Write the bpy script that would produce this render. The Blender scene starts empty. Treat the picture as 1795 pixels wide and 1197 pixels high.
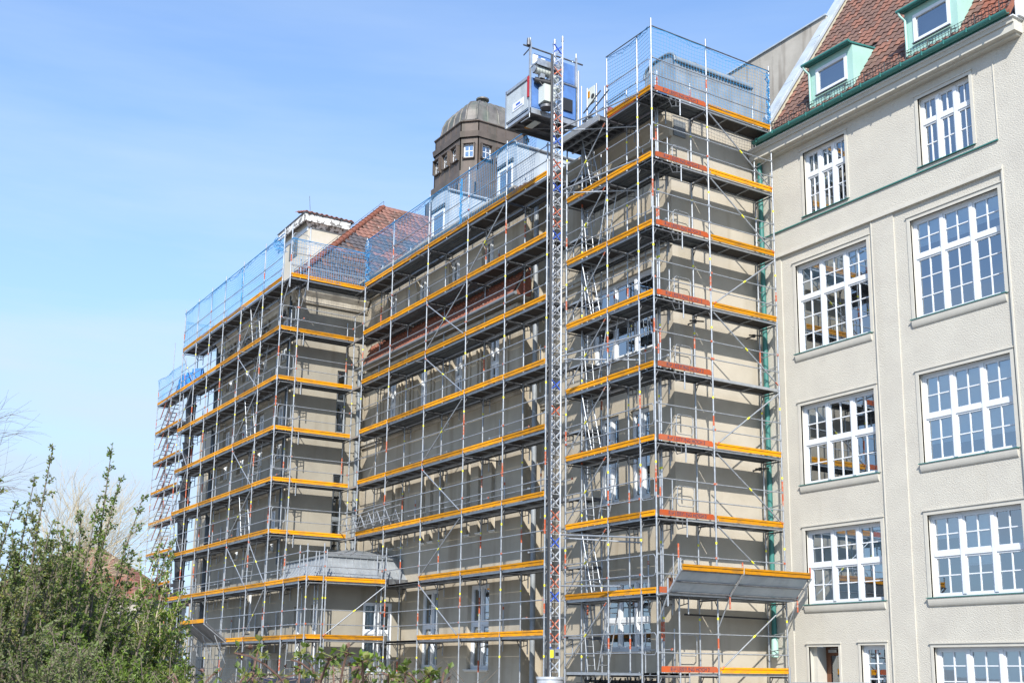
import bpy, bmesh, math, random
from mathutils import Vector, Matrix
R = random.Random(7)
C = bpy.context.scene.collection
sc = bpy.context.scene

# ------------------------------------------------------------ camera
cd = bpy.data.cameras.new('camera'); cam = bpy.data.objects.new('camera', cd); C.objects.link(cam)
yaw, pit, rol = .9937, .2056, .0093
fw = Vector((-math.sin(yaw)*math.cos(pit), math.cos(yaw)*math.cos(pit), math.sin(pit)))
rt = Vector((math.cos(yaw), math.sin(yaw), 0)); up = rt.cross(fw)
rt, up = math.cos(rol)*rt+math.sin(rol)*up, -math.sin(rol)*rt+math.cos(rol)*up
m = Matrix((rt, up, -fw)).transposed().to_4x4(); m.translation = (23.7282, -19.1574, 0)
cam.matrix_world = m
cd.sensor_width = 36; cd.lens = 2059.88/1795*36; cd.shift_x = -44.8/1795; cd.shift_y = 148.56/1795
cd.clip_start = .1; cd.clip_end = 3000
sc.camera = cam

# ------------------------------------------------------------ sky and sun
SUN = Vector((1, -.68, .93)).normalized()
elev = math.asin(SUN.z)
w = bpy.data.worlds.new('World'); sc.world = w; w.use_nodes = True
nt = w.node_tree; bg = nt.nodes['Background']
sky = nt.nodes.new('ShaderNodeTexSky'); sky.sky_type = 'NISHITA'; sky.sun_disc = False
sky.sun_elevation = elev; sky.sun_rotation = math.atan2(SUN.x, SUN.y)
sky.air_density = 1.0; sky.dust_density = .6; sky.ozone_density = 1.2
bg.inputs[1].default_value = .128
# thin high cloud veil, thicker towards the horizon
tc = nt.nodes.new('ShaderNodeTexCoord'); mp = nt.nodes.new('ShaderNodeMapping'); mp.inputs['Scale'].default_value = (1.2, 1.2, 9)
mp.inputs['Rotation'].default_value = (.12, .08, .4)
nz = nt.nodes.new('ShaderNodeTexNoise'); nz.inputs['Scale'].default_value = 1.7; nz.inputs['Detail'].default_value = 7; nz.inputs['Roughness'].default_value = .55
cr = nt.nodes.new('ShaderNodeValToRGB'); cr.color_ramp.elements[0].position = .42; cr.color_ramp.elements[1].position = .8
sp = nt.nodes.new('ShaderNodeSeparateXYZ'); mr = nt.nodes.new('ShaderNodeMapRange')
mr.inputs['From Min'].default_value = 0; mr.inputs['From Max'].default_value = .62
mr.inputs['To Min'].default_value = .8; mr.inputs['To Max'].default_value = .03
mu = nt.nodes.new('ShaderNodeMath'); mu.operation = 'MULTIPLY'
ad = nt.nodes.new('ShaderNodeMath'); ad.operation = 'MULTIPLY_ADD'; ad.inputs[1].default_value = 1.0
mx = nt.nodes.new('ShaderNodeMixRGB'); mx.inputs[2].default_value = (3.2, 4.2, 5.4, 1)
L = nt.links.new
L(tc.outputs['Generated'], mp.inputs[0]); L(mp.outputs[0], nz.inputs[0]); L(nz.outputs[0], cr.inputs[0])
L(tc.outputs['Generated'], sp.inputs[0]); L(sp.outputs[2], mr.inputs[0])
L(cr.outputs[0], mu.inputs[0]); L(mr.outputs[0], mu.inputs[1])
L(mr.outputs[0], ad.inputs[0]); L(mu.outputs[0], ad.inputs[2])
tint = nt.nodes.new('ShaderNodeMixRGB'); tint.blend_type = 'MULTIPLY'; tint.inputs[0].default_value = 1; tint.inputs[2].default_value = (.93, 1.2, 1.5, 1)
L(sky.outputs[0], tint.inputs[1]); L(ad.outputs[0], mx.inputs[0]); L(tint.outputs[0], mx.inputs[1])
mc = nt.nodes.new('ShaderNodeMixRGB'); mc.inputs[2].default_value = (5.0, 5.3, 6.0, 1)
mcf = nt.nodes.new('ShaderNodeMath'); mcf.operation = 'MULTIPLY'; mcf.inputs[1].default_value = .4
L(mu.outputs[0], mcf.inputs[0]); L(mcf.outputs[0], mc.inputs[0]); L(mx.outputs[0], mc.inputs[1]); L(mc.outputs[0], bg.inputs[0])
sd = bpy.data.lights.new('sun', 'SUN'); sd.energy = 4.9; sd.angle = math.radians(.55); sd.color = (1, .95, .87)
so = bpy.data.objects.new('sun', sd); C.objects.link(so); so.rotation_euler = SUN.to_track_quat('Z', 'Y').to_euler()
sc.view_settings.view_transform = 'Standard'; sc.view_settings.look = 'None'
sc.view_settings.exposure = .6; sc.view_settings.gamma = 1
sc.render.engine = 'CYCLES'
sc.cycles.transparent_max_bounces = 12; sc.cycles.max_bounces = 6

# ------------------------------------------------------------ materials
def mat(name, col, rough=.8, metal=0, noise=None, bump=None, spec=None):
    """noise = (scale, other colour, contrast lo, hi[, stretch]); bump = (scale, strength, distance)"""
    m_ = bpy.data.materials.new(name); m_.use_nodes = True; n = m_.node_tree; b = n.nodes['Principled BSDF']
    b.inputs['Base Color'].default_value = (*col, 1); b.inputs['Roughness'].default_value = rough; b.inputs['Metallic'].default_value = metal
    if spec is not None: b.inputs['Specular IOR Level'].default_value = spec
    if noise or bump:
        t = n.nodes.new('ShaderNodeTexCoord')
    if noise:
        x = n.nodes.new('ShaderNodeTexNoise'); x.inputs['Scale'].default_value = noise[0]; x.inputs['Detail'].default_value = 8; x.inputs['Roughness'].default_value = .62
        src = t.outputs['Object']
        if len(noise) > 4:
            mp_ = n.nodes.new('ShaderNodeMapping'); mp_.inputs['Scale'].default_value = noise[4]; n.links.new(src, mp_.inputs[0]); src = mp_.outputs[0]
        n.links.new(src, x.inputs[0])
        r = n.nodes.new('ShaderNodeValToRGB'); r.color_ramp.elements[0].position = noise[2]; r.color_ramp.elements[1].position = noise[3]
        r.color_ramp.elements[0].color = (*noise[1], 1); r.color_ramp.elements[1].color = (*col, 1)
        n.links.new(x.outputs[0], r.inputs[0]); n.links.new(r.outputs[0], b.inputs['Base Color'])
        m_['ramp'] = r.name
    if bump:
        x = n.nodes.new('ShaderNodeTexNoise'); x.inputs['Scale'].default_value = bump[0]; x.inputs['Detail'].default_value = 3; x.inputs['Roughness'].default_value = .5
        bsrc = t.outputs['Object']
        if len(bump) > 3:
            mp_ = n.nodes.new('ShaderNodeMapping'); mp_.inputs['Rotation'].default_value = bump[3]; mp_.inputs['Scale'].default_value = bump[4]; n.links.new(bsrc, mp_.inputs[0]); bsrc = mp_.outputs[0]
        n.links.new(bsrc, x.inputs[0])
        bp = n.nodes.new('ShaderNodeBump'); bp.inputs['Strength'].default_value = bump[1]; bp.inputs['Distance'].default_value = bump[2]
        n.links.new(x.outputs[0], bp.inputs['Height']); n.links.new(bp.outputs[0], b.inputs['Normal'])
    return m_
def streaks(m_, scale, lo, hi, dark):
    """multiply base colour with vertical rain streaks (dirt)"""
    n = m_.node_tree; b = n.nodes['Principled BSDF']; lk = b.inputs['Base Color'].links
    t = n.nodes.new('ShaderNodeTexCoord'); mp_ = n.nodes.new('ShaderNodeMapping'); mp_.inputs['Scale'].default_value = (scale, scale, scale*.09)
    x = n.nodes.new('ShaderNodeTexNoise'); x.inputs['Scale'].default_value = 1; x.inputs['Detail'].default_value = 5
    r = n.nodes.new('ShaderNodeValToRGB'); r.color_ramp.elements[0].position = lo; r.color_ramp.elements[1].position = hi
    r.color_ramp.elements[0].color = (*dark, 1); r.color_ramp.elements[1].color = (1, 1, 1, 1)
    mm = n.nodes.new('ShaderNodeMixRGB'); mm.blend_type = 'MULTIPLY'; mm.inputs[0].default_value = 1
    n.links.new(t.outputs['Object'], mp_.inputs[0]); n.links.new(mp_.outputs[0], x.inputs[0]); n.links.new(x.outputs[0], r.inputs[0])
    if lk: n.links.new(lk[0].from_socket, mm.inputs[1])
    else: mm.inputs[1].default_value = b.inputs['Base Color'].default_value
    n.links.new(r.outputs[0], mm.inputs[2]); n.links.new(mm.outputs[0], b.inputs['Base Color'])
def vary(m_, amt):
    """per-object brightness variation"""
    n = m_.node_tree; b = n.nodes['Principled BSDF']; lk = b.inputs['Base Color'].links
    oi = n.nodes.new('ShaderNodeObjectInfo'); r = n.nodes.new('ShaderNodeMapRange')
    r.inputs['To Min'].default_value = 1-amt; r.inputs['To Max'].default_value = 1+amt*.4
    h = n.nodes.new('ShaderNodeHueSaturation')
    n.links.new(oi.outputs['Random'], r.inputs[0]); n.links.new(r.outputs[0], h.inputs['Value'])
    if lk: n.links.new(lk[0].from_socket, h.inputs['Color'])
    else: h.inputs['Color'].default_value = b.inputs['Base Color'].default_value
    n.links.new(h.outputs[0], b.inputs['Base Color'])
M = {}
M['steel'] = mat('galvanised_steel', (.42, .45, .48), .42, .55, noise=(9, (.30, .32, .35), .35, .62))
M['steel_dark'] = mat('weathered_steel', (.17, .18, .19), .55, .5, noise=(6, (.09, .09, .1), .35, .65))
M['deck_steel'] = mat('steel_deck', (.16, .175, .185), .5, .4, noise=(3, (.10, .11, .12), .35, .65))
M['alu'] = mat('aluminium', (.46, .485, .51), .42, .6, noise=(5, (.36, .38, .4), .35, .65))
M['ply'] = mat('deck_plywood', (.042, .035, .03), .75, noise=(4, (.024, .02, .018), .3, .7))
M['yellow'] = mat('yellow_board_paint', (.68, .29, .004), .6, spec=.15, noise=(3.0, (.40, .19, .035), .33, .56, (1, 1, 3))); vary(M['yellow'], .38)
M['orange'] = mat('orange_board_paint', (.42, .078, .02), .75, spec=.2, noise=(5, (.30, .10, .055), .35, .6)); vary(M['orange'], .18)
M['ink'] = mat('board_lettering', (.06, .04, .07), .7, noise=(14, (.25, .09, .07), .38, .5))
M['band_o'] = mat('orange_band', (.42, .085, .03), .65, noise=(14, (.40, .30, .26), .38, .5))
M['band_y'] = mat('yellow_sticker', (.75, .72, .04), .5)
M['net'] = mat('blue_net', (.03, .24, .50), .6); M['net'].node_tree.nodes['Principled BSDF'].inputs['Roughness'].default_value = .7
M['render'] = mat('grey_roughcast', (.435, .385, .30), .92, noise=(.8, (.35, .31, .245), .3, .62), bump=(55, .5, .012))
streaks(M['render'], 1.9, .3, .46, (.76, .73, .69))
M['render_n'] = mat('beige_roughcast', (.435, .395, .325), .92, noise=(.8, (.36, .325, .265), .3, .62), bump=(55, .5, .012))
streaks(M['render_n'], 1.6, .27, .42, (.86, .84, .8))
M['render_f'] = mat('dark_grey_roughcast', (.31, .285, .23), .92, noise=(.8, (.25, .23, .19), .3, .62), bump=(55, .5, .012))  # far block and porch walls, a darker tone than the other roughcast
streaks(M['render_f'], 1.9, .28, .44, (.84, .82, .79))
M['mould'] = mat('pale_stone_moulding', (.50, .46, .38), .85, noise=(2.5, (.30, .27, .22), .3, .6), bump=(20, .25, .01))
M['stucco'] = mat('white_roughcast', (.52, .495, .43), .9, noise=(1.5, (.47, .445, .39), .3, .65), bump=(26, .7, .024, (.0, .7, .0), (1, 1, 1.6)))
streaks(M['stucco'], 1.3, .26, .4, (.93, .92, .9))
M['smooth'] = mat('smooth_white_render', (.52, .50, .44), .8, noise=(3, (.47, .45, .40), .3, .65), bump=(30, .12, .01))
M['white'] = mat('white_window_paint', (.66, .685, .71), .4)
M['green'] = mat('patina_copper', (.04, .17, .15), .5, noise=(4, (.035, .17, .155), .35, .65))
M['mint'] = mat('mint_copper_sheet', (.36, .56, .50), .55, noise=(2, (.31, .50, .44), .3, .7))
M['conc'] = mat('stained_concrete', (.42, .39, .34), .9, noise=(.8, (.31, .29, .25), .35, .62), bump=(25, .3, .01)); streaks(M['conc'], 2.2, .33, .46, (.55, .52, .5))
M['ochre'] = mat('ochre_plaster', (.50, .44, .30), .9, noise=(1.8, (.42, .40, .33), .35, .6))
M['mast'] = mat('bright_mast_steel', (.62, .65, .68), .4, .5, noise=(6, (.5, .52, .55), .35, .65))
M['zinc'] = mat('zinc_sheet', (.46, .51, .55), .55, .15, noise=(1.6, (.36, .41, .45), .3, .65)); streaks(M['zinc'], 3, .35, .5, (.85, .86, .88))
M['zinc_d'] = mat('grey_lead_sheet', (.25, .27, .285), .5, .3, noise=(2, (.17, .19, .2), .3, .65))
M['copper'] = mat('brown_copper', (.135, .108, .09), .6, .2, noise=(1.4, (.09, .072, .062), .3, .65)); streaks(M['copper'], 2, .35, .5, (.8, .85, .82))
M['dome'] = mat('dome_copper', (.20, .185, .165), .55, .25, noise=(1.5, (.11, .1, .09), .3, .65)); streaks(M['dome'], 2.5, .35, .55, (.7, .85, .78))
M['tile_r'] = mat('clay_tile_red', (.25, .088, .05), .8, noise=(5, (.15, .055, .035), .3, .65))
M['tile_b'] = mat('clay_tile_brown', (.165, .095, .07), .8, noise=(7, (.10, .055, .045), .3, .65))
M['tile_g'] = mat('clay_tile_grey', (.095, .085, .09), .8, noise=(7, (.06, .055, .06), .3, .65))
M['tile_p'] = mat('clay_tile_pink', (.25, .125, .09), .8, noise=(7, (.18, .085, .065), .3, .65))
M['tile_m'] = mat('clay_tile_maroon', (.23, .105, .07), .8, noise=(7, (.15, .07, .05), .3, .65))
M['zinc_p'] = mat('dull_porch_zinc', (.30, .325, .345), .55, .2, noise=(2, (.2, .22, .235), .3, .65))
M['lichen'] = mat('lichen_speck', (.5, .5, .46), .9)
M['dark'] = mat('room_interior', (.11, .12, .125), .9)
M['blind'] = mat('fabric_blind', (.62, .72, .74), .9)
M['black'] = mat('black_plastic', (.02, .021, .024), .5)
M['pipe'] = mat('dark_pipe', (.045, .055, .065), .45, .2)
M['bluep'] = mat('blue_hoist_paint', (.09, .20, .46), .45, noise=(3, (.07, .15, .36), .35, .65))
M['blueb'] = mat('blue_band', (.03, .09, .45), .5)
M['cabgrey'] = mat('pale_cabinet_paint', (.52, .56, .52), .5)
M['red'] = mat('red_plastic', (.35, .015, .02), .4)
M['osb'] = mat('chipboard', (.50, .32, .16), .8, noise=(16, (.30, .18, .09), .35, .62))
M['wood'] = mat('brown_door_wood', (.16, .065, .03), .5, noise=(3, (.10, .04, .02), .3, .6, (6, 6, .6)))
M['cream'] = mat('cream_plaster', (.46, .425, .35), .9, noise=(1.6, (.50, .47, .42), .3, .62))
M['peel'] = mat('peeling_white_paint', (.72, .71, .68), .8, noise=(5, (.16, .15, .14), .44, .52))
M['tarp'] = mat('blue_tarpaulin', (.02, .20, .55), .6, noise=(2, (.01, .13, .4), .3, .7))
M['leaf1'] = mat('bright_leaf', (.155, .235, .03), .55); vary(M['leaf1'], .2)
M['leaf2'] = mat('mid_leaf', (.105, .15, .03), .55)
M['leaf3'] = mat('grey_green_leaf', (.15, .175, .07), .6)
M['leaf4'] = mat('olive_leaf', (.18, .19, .045), .55)
M['twig'] = mat('grey_brown_bark', (.17, .14, .105), .9, noise=(12, (.07, .055, .045), .3, .65))
M['twigp'] = mat('pale_twig', (.42, .36, .24), .9)
M['ground'] = mat('gravel_ground', (.28, .26, .23), .95, noise=(3, (.2, .19, .165), .3, .65), bump=(30, .4, .02))
M['asph'] = mat('asphalt', (.12, .12, .12), .9, noise=(20, (.04, .04, .042), .3, .65))
for k in ('leaf1', 'leaf2', 'leaf3', 'leaf4'):
    n = M[k].node_tree; b = n.nodes['Principled BSDF']
    b.inputs['Subsurface Weight'].default_value = 0
    tr = n.nodes.new('ShaderNodeBsdfTranslucent'); ms = n.nodes.new('ShaderNodeMixShader'); ms.inputs[0].default_value = .3
    c_ = b.inputs['Base Color'].default_value; tr.inputs[0].default_value = (c_[0]*1.6, c_[1]*1.7, c_[2]*1.1, 1)
    out = n.nodes['Material Output']; n.links.new(b.outputs[0], ms.inputs[1]); n.links.new(tr.outputs[0], ms.inputs[2]); n.links.new(ms.outputs[0], out.inputs[0])
g = bpy.data.materials.new('window_glass'); g.use_nodes = True; n = g.node_tree; n.nodes.remove(n.nodes['Principled BSDF'])
fr = n.nodes.new('ShaderNodeFresnel'); fr.inputs[0].default_value = 1.6
ma = n.nodes.new('ShaderNodeMath'); ma.operation = 'MULTIPLY_ADD'; ma.inputs[1].default_value = 2.4; ma.inputs[2].default_value = .22; ma.use_clamp = True
gl = n.nodes.new('ShaderNodeBsdfGlossy'); gl.inputs['Roughness'].default_value = .015; gl.inputs[0].default_value = (.86, .93, 1, 1)
tp = n.nodes.new('ShaderNodeBsdfTransparent'); tp.inputs[0].default_value = (.84, .9, .93, 1)
ms = n.nodes.new('ShaderNodeMixShader'); n.links.new(fr.outputs[0], ma.inputs[0]); n.links.new(ma.outputs[0], ms.inputs[0])
n.links.new(tp.outputs[0], ms.inputs[1]); n.links.new(gl.outputs[0], ms.inputs[2]); n.links.new(ms.outputs[0], n.nodes['Material Output'].inputs[0])
M['glass'] = g

# ------------------------------------------------------------ mesh helpers
class MB:
    def __init__(s): s.v = []; s.f = []; s.m = []; s.mats = []; s.sm = []
    def mi(s, k):
        if k not in s.mats: s.mats.append(k)
        return s.mats.index(k)
    def add(s, vs, fs, k, smooth=False):
        o = len(s.v); s.v += [tuple(v) for v in vs]; i = s.mi(k)
        for f in fs: s.f.append(tuple(o+a for a in f)); s.m.append(i); s.sm.append(smooth)
    def box(s, P, a0, a1, o0, o1, z0, z1, k):
        vs = [P(a, o, z) for z in (z0, z1) for o in (o0, o1) for a in (a0, a1)]
        s.add(vs, [(0, 1, 3, 2), (4, 6, 7, 5), (0, 4, 5, 1), (2, 3, 7, 6), (0, 2, 6, 4), (1, 5, 7, 3)], k)
    def tube(s, p, q, r, k, n=6, r2=None, cap=True):
        p = Vector(p); q = Vector(q); d = q-p
        if d.length < 1e-6: return
        d.normalize(); a = d.orthogonal().normalized(); b = d.cross(a); r2 = r if r2 is None else r2
        vs = [p+(a*math.cos(t)+b*math.sin(t))*r for t in [2*math.pi*i/n for i in range(n)]]
        vs += [q+(a*math.cos(t)+b*math.sin(t))*r2 for t in [2*math.pi*i/n for i in range(n)]]
        fs = [(i, (i+1) % n, n+(i+1) % n, n+i) for i in range(n)]
        s.add(vs, fs, k, n > 4)
        if cap: s.add(vs, [tuple(range(n))[::-1], tuple(range(n, 2*n))], k)
    def path(s, pts, r, k, n=6):
        for a, b in zip(pts, pts[1:]): s.tube(a, b, r, k, n)
    def poly(s, pts, off, k, k2=None):
        """prism of polygon pts pushed by vector off"""
        n = len(pts); off = Vector(off); vs = [Vector(p) for p in pts]+[Vector(p)+off for p in pts]
        s.add(vs, [tuple(range(n))[::-1], tuple(range(n, 2*n))], k)
        s.add(vs, [(i, (i+1) % n, n+(i+1) % n, n+i) for i in range(n)], k2 or k)
    def build(s, name, parent=None, fix=True):
        me = bpy.data.meshes.new(name); me.from_pydata(s.v, [], s.f)
        for k in s.mats: me.materials.append(M[k])
        me.polygons.foreach_set('material_index', s.m); me.polygons.foreach_set('use_smooth', s.sm)
        if fix:
            bm = bmesh.new(); bm.from_mesh(me); bmesh.ops.recalc_face_normals(bm, faces=bm.faces); bm.to_mesh(me); bm.free()
        me.update(); o = bpy.data.objects.new(name, me); C.objects.link(o)
        if parent: o.parent = parent; o.matrix_parent_inverse = Matrix.Translation(-parent.location) if parent.parent is None else Matrix.Identity(4)
        return o
def tag(o, label, cat, group=None, kind=None):
    if label: o['label'] = label
    if cat: o['category'] = cat
    if group: o['group'] = group
    if kind: o['kind'] = kind
    return o
def thing(name, label, cat, loc=(0, 0, 0), group=None):
    o = bpy.data.objects.new(name, None); C.objects.link(o); o.location = loc; o.empty_display_size = .3
    return tag(o, label, cat, group)
CAM = Vector((23.7, -19.2, 0))
class Parts:
    """collects parts of one thing; at most 100 of a kind stay separate (the nearest), the rest become one stuff part"""
    def __init__(s, root): s.root = root; s.d = {}
    def add(s, name, mb, at): s.d.setdefault(name, []).append(((Vector(at)-CAM).length, mb)); return mb
    def flush(s):
        for name, l in s.d.items():
            l.sort(key=lambda t: t[0])
            for _, mb in l[:98 if len(l) > 100 else 100]: 
                o = mb.build(name, s.root)
                for fn in getattr(mb, 'after', []): fn(o)
            if len(l) > 100:
                big = MB()
                for _, mb in l[98:]:
                    o_ = len(big.v); big.v += mb.v
                    for f, mi_, sm in zip(mb.f, mb.m, mb.sm): big.f.append(tuple(a+o_ for a in f)); big.m.append(big.mi(mb.mats[mi_])); big.sm.append(sm)
                big.build(name, s.root)['kind'] = 'stuff'
def PU(v0): return lambda a, o, z: Vector((a, v0+o, z))        # facade facing -y, a along x
def PV(u0): return lambda a, o, z: Vector((u0-o, a, z))        # facade facing +x, a along y
GZ = -1.65

# ------------------------------------------------------------ ground
mb = MB(); mb.add([(-900, -900, GZ), (900, -900, GZ), (900, 900, GZ), (-900, 900, GZ)], [(0, 1, 2, 3)], 'ground'); tag(mb.build('ground', fix=False), None, None, kind='structure')
mb = MB(); mb.add([(2, -16, GZ+.004), (60, -16, GZ+.004), (60, 1.5, GZ+.004), (2, 1.5, GZ+.004)], [(0, 1, 2, 3)], 'asph'); tag(mb.build('car_park', fix=False), None, None, kind='structure')

# ------------------------------------------------------------ walls with openings
def wall(mb, P, a0, a1, z0, z1, ops, depth, k, kr=None):
    xs = sorted({a0, a1, *[v for o in ops for v in o[:2]]}); zs = sorted({z0, z1, *[v for o in ops for v in o[2:4]]})
    xs = [x for x in xs if a0 <= x <= a1]; zs = [z for z in zs if z0 <= z <= z1]
    for i in range(len(xs)-1):
        for j in range(len(zs)-1):
            cx, cz = (xs[i]+xs[i+1])/2, (zs[j]+zs[j+1])/2
            if any(o[0] < cx < o[1] and o[2] < cz < o[3] for o in ops): continue
            mb.add([P(xs[i], 0, zs[j]), P(xs[i+1], 0, zs[j]), P(xs[i+1], 0, zs[j+1]), P(xs[i], 0, zs[j+1])], [(0, 1, 2, 3)], k)
    for o in ops:
        l, r_, b, t = o[:4]
        for q in ([(l, b), (l, t)], [(l, t), (r_, t)], [(r_, t), (r_, b)], [(r_, b), (l, b)]):
            (x0, y0), (x1, y1) = q
            mb.add([P(x0, 0, y0), P(x1, 0, y1), P(x1, depth, y1), P(x0, depth, y0)], [(0, 1, 2, 3)], kr or k)
def window(parent, P, a0, a1, z0, z1, depth, cols=3, tz=None, up_=(2, 2), lo=(2, 3), blinds=(), sill=None, fr=.07, bars=.028, name='window', sk=('white', 'green'), fk='white', room=.7):
    """casement window filling the opening; cols casements, transom at tz, panes (across, down) above/below"""
    f = MB(); o0 = depth-.05; o1 = depth+.03
    f.box(P, a0, a0+fr, o0, o1, z0, z1, fk); f.box(P, a1-fr, a1, o0, o1, z0, z1, fk)
    f.box(P, a0+fr, a1-fr, o0, o1, z0, z0+fr, fk); f.box(P, a0+fr, a1-fr, o0, o1, z1-fr, z1, fk)
    cw = (a1-a0)/cols
    for i in range(1, cols): f.box(P, a0+i*cw-.05, a0+i*cw+.05, o0-.02, o1, z0+fr, z1-fr, fk)
    rows = [(z0+fr, z1-fr, lo)] if tz is None else [(z0+fr, tz-.055, lo), (tz+.055, z1-fr, up_)]
    if tz is not None: f.box(P, a0+fr, a1-fr, o0-.012, o1+.002, tz-.055, tz+.055, fk)
    G = MB()
    for i in range(cols):
        l = a0+i*cw+(fr if i == 0 else .05); r_ = a0+(i+1)*cw-(fr if i == cols-1 else .05)
        for (b, t, (nx, nz_)) in rows:
            e = .045
            f.box(P, l, l+e, o0+.012, o1-.01, b, t, fk); f.box(P, r_-e, r_, o0+.012, o1-.01, b, t, fk)
            f.box(P, l+e, r_-e, o0+.012, o1-.01, b, b+e, fk); f.box(P, l+e, r_-e, o0+.012, o1-.01, t-e, t, fk)
            for j in range(1, nx): x = l+(r_-l)*j/nx; f.box(P, x-bars/2, x+bars/2, o0+.022, o1-.015, b+e, t-e, fk)
            for j in range(1, nz_):
                z = b+(t-b)*j/nz_; f.box(P, l+e, r_-e, o0+.026, o1-.018, z-bars/2, z+bars/2, fk)
            ax = [l+e+(r_-l-2*e)*q/nx for q in range(nx+1)]; az = [b+e+(t-b-2*e)*q/nz_ for q in range(nz_+1)]
            for p in range(nx):
                for q in range(nz_):
                    d1, d2, d3 = R.uniform(-.0012, .0012), R.uniform(-.0012, .0012), R.uniform(-.0012, .0012); oo = depth-.004
                    G.add([P(ax[p], oo+d1, az[q]), P(ax[p+1], oo+d2, az[q]), P(ax[p+1], oo+d3, az[q+1]), P(ax[p], oo-d2+d1+d3, az[q+1])], [(0, 1, 2, 3)], 'glass')
    win = f.build(name, parent); G.build('pane', win, fix=False)
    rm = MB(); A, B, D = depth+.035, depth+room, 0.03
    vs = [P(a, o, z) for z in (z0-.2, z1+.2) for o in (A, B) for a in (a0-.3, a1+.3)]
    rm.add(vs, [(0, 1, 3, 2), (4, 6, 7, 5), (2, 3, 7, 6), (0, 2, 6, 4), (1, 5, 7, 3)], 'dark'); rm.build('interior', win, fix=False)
    if blinds:
        bl = MB()
        for (i, t, b) in blinds: bl.box(P, a0+i*cw+.05, a0+(i+1)*cw-.05, depth+.05, depth+.056, b, t, 'blind')
        bl.build('blind', win)
    if sill:
        s_ = MB(); pr, h = sill
        s_.box(P, a0-.12, a1+.06, -pr-.02, depth-.05, z0-.02, z0, sk[1])
        if h > .05:
            n_ = 6; prof = [(0, z0-.021), (-pr, z0-.021)]+[(-pr*math.cos(t*math.pi/2/n_), z0-.03-h*math.sin(t*math.pi/2/n_)) for t in range(n_+1)]
            q0 = [P(a0-.08, o, z) for o, z in prof]; q1 = [P(a1+.03, o, z) for o, z in prof]; n2 = len(prof)
            s_.add(q0+q1, [tuple(range(n2)), tuple(range(n2, 2*n2))]+[(i, (i+1) % n2, n2+(i+1) % n2, n2+i) for i in range(n2)], 'smooth')
        else: s_.box(P, a0-.05, a1+.05, -pr, 0, z0-.021-h, z0-.021, sk[0])
        s_.build('sill', win)
    return win

# ------------------------------------------------------------ tile roof
def tile_roof(mb, O, E, U, wid, hgt, inside, palette, tw=.24, th=.34, amp=.03, step=.03, seed=1, patch=None):
    """O eave corner, E unit along eave, U unit up the slope; wavy interlocking tiles, rows stepped"""
    rr = random.Random(seed); O = Vector(O); E = Vector(E).normalized(); U = Vector(U).normalized(); N = E.cross(U).normalized()
    if N.z < 0: N = -N
    nx, ny = int(wid/tw), int(hgt/th)
    prof = [(0, 0), (.18, .9), (.38, 1), (.58, .55), (.8, .0), (1, 0)]
    for j in range(ny):
        for i in range(nx):
            cx, cy = (i+.5)*tw, (j+.5)*th
            if not inside(cx, cy): continue
            k = palette[0][0] if rr.random() < palette[0][1] else rr.choice(palette[1:])[0]
            if patch: k = patch(cx, cy, k, rr)
            jt = rr.uniform(-.006, .006)
            vs = []
            for t, h in prof: vs.append(O+E*((i+t)*tw)+U*(j*th-.02)+N*(amp*h+step+jt))
            for t, h in prof: vs.append(O+E*((i+t)*tw)+U*(j*th+th)+N*(amp*h+jt))
            n_ = len(prof); mb.add(vs, [(q, q+1, n_+q+1, n_+q) for q in range(n_-1)], k, True)
            lo = [O+E*((i+t)*tw)+U*(j*th-.02)+N*(amp*h-.01+jt) for t, h in prof]
            mb.add(vs[:n_]+lo, [(q, q+1, n_+q+1, n_+q) for q in range(n_-1)], k)
            if rr.random() < .05:
                p = O+E*((i+rr.random())*tw)+U*((j+rr.random())*th)+N*(amp+step*.7+.004); r_ = .02+.02*rr.random()
                mb.add([p+E*r_, p+U*r_, p-E*r_, p-U*r_], [(0, 1, 2, 3)], 'lichen')

# ============================================================ WHITE BUILDING
WB = thing('white_building', 'white roughcast building with brown tiled roof, green gutter and white lattice windows', 'building', (4, 4.85, GZ))
W = 4.85; P = PU(W)
rowsA = [(.5, 3.17, 8.98, 11.62, 10.62), (.5, 3.17, 5.18, 7.45, 6.36), (.5, 3.17, 1.87, 3.9, 2.92)]
rowsB = [(4.64, 7.3, 8.98, 11.66, 10.66), (4.64, 7.3, 5.21, 7.5, 6.4), (4.64, 7.3, 1.87, 3.9, 2.92)]
top = [(1.0, 2.6, 13.0, 14.95, 14.25), (5.14, 6.74, 13.0, 14.9, 14.22)]
opsP1 = [r[:4] for r in rowsA]+[(.47, 1.55, GZ+.1, .73), (2.3, 3.12, -.95, .75)]
opsP2 = [r[:4] for r in rowsB]+[(4.6, 7.3, -.95, .67)]
mb = MB(); RD = .17
rec = .035
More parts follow.
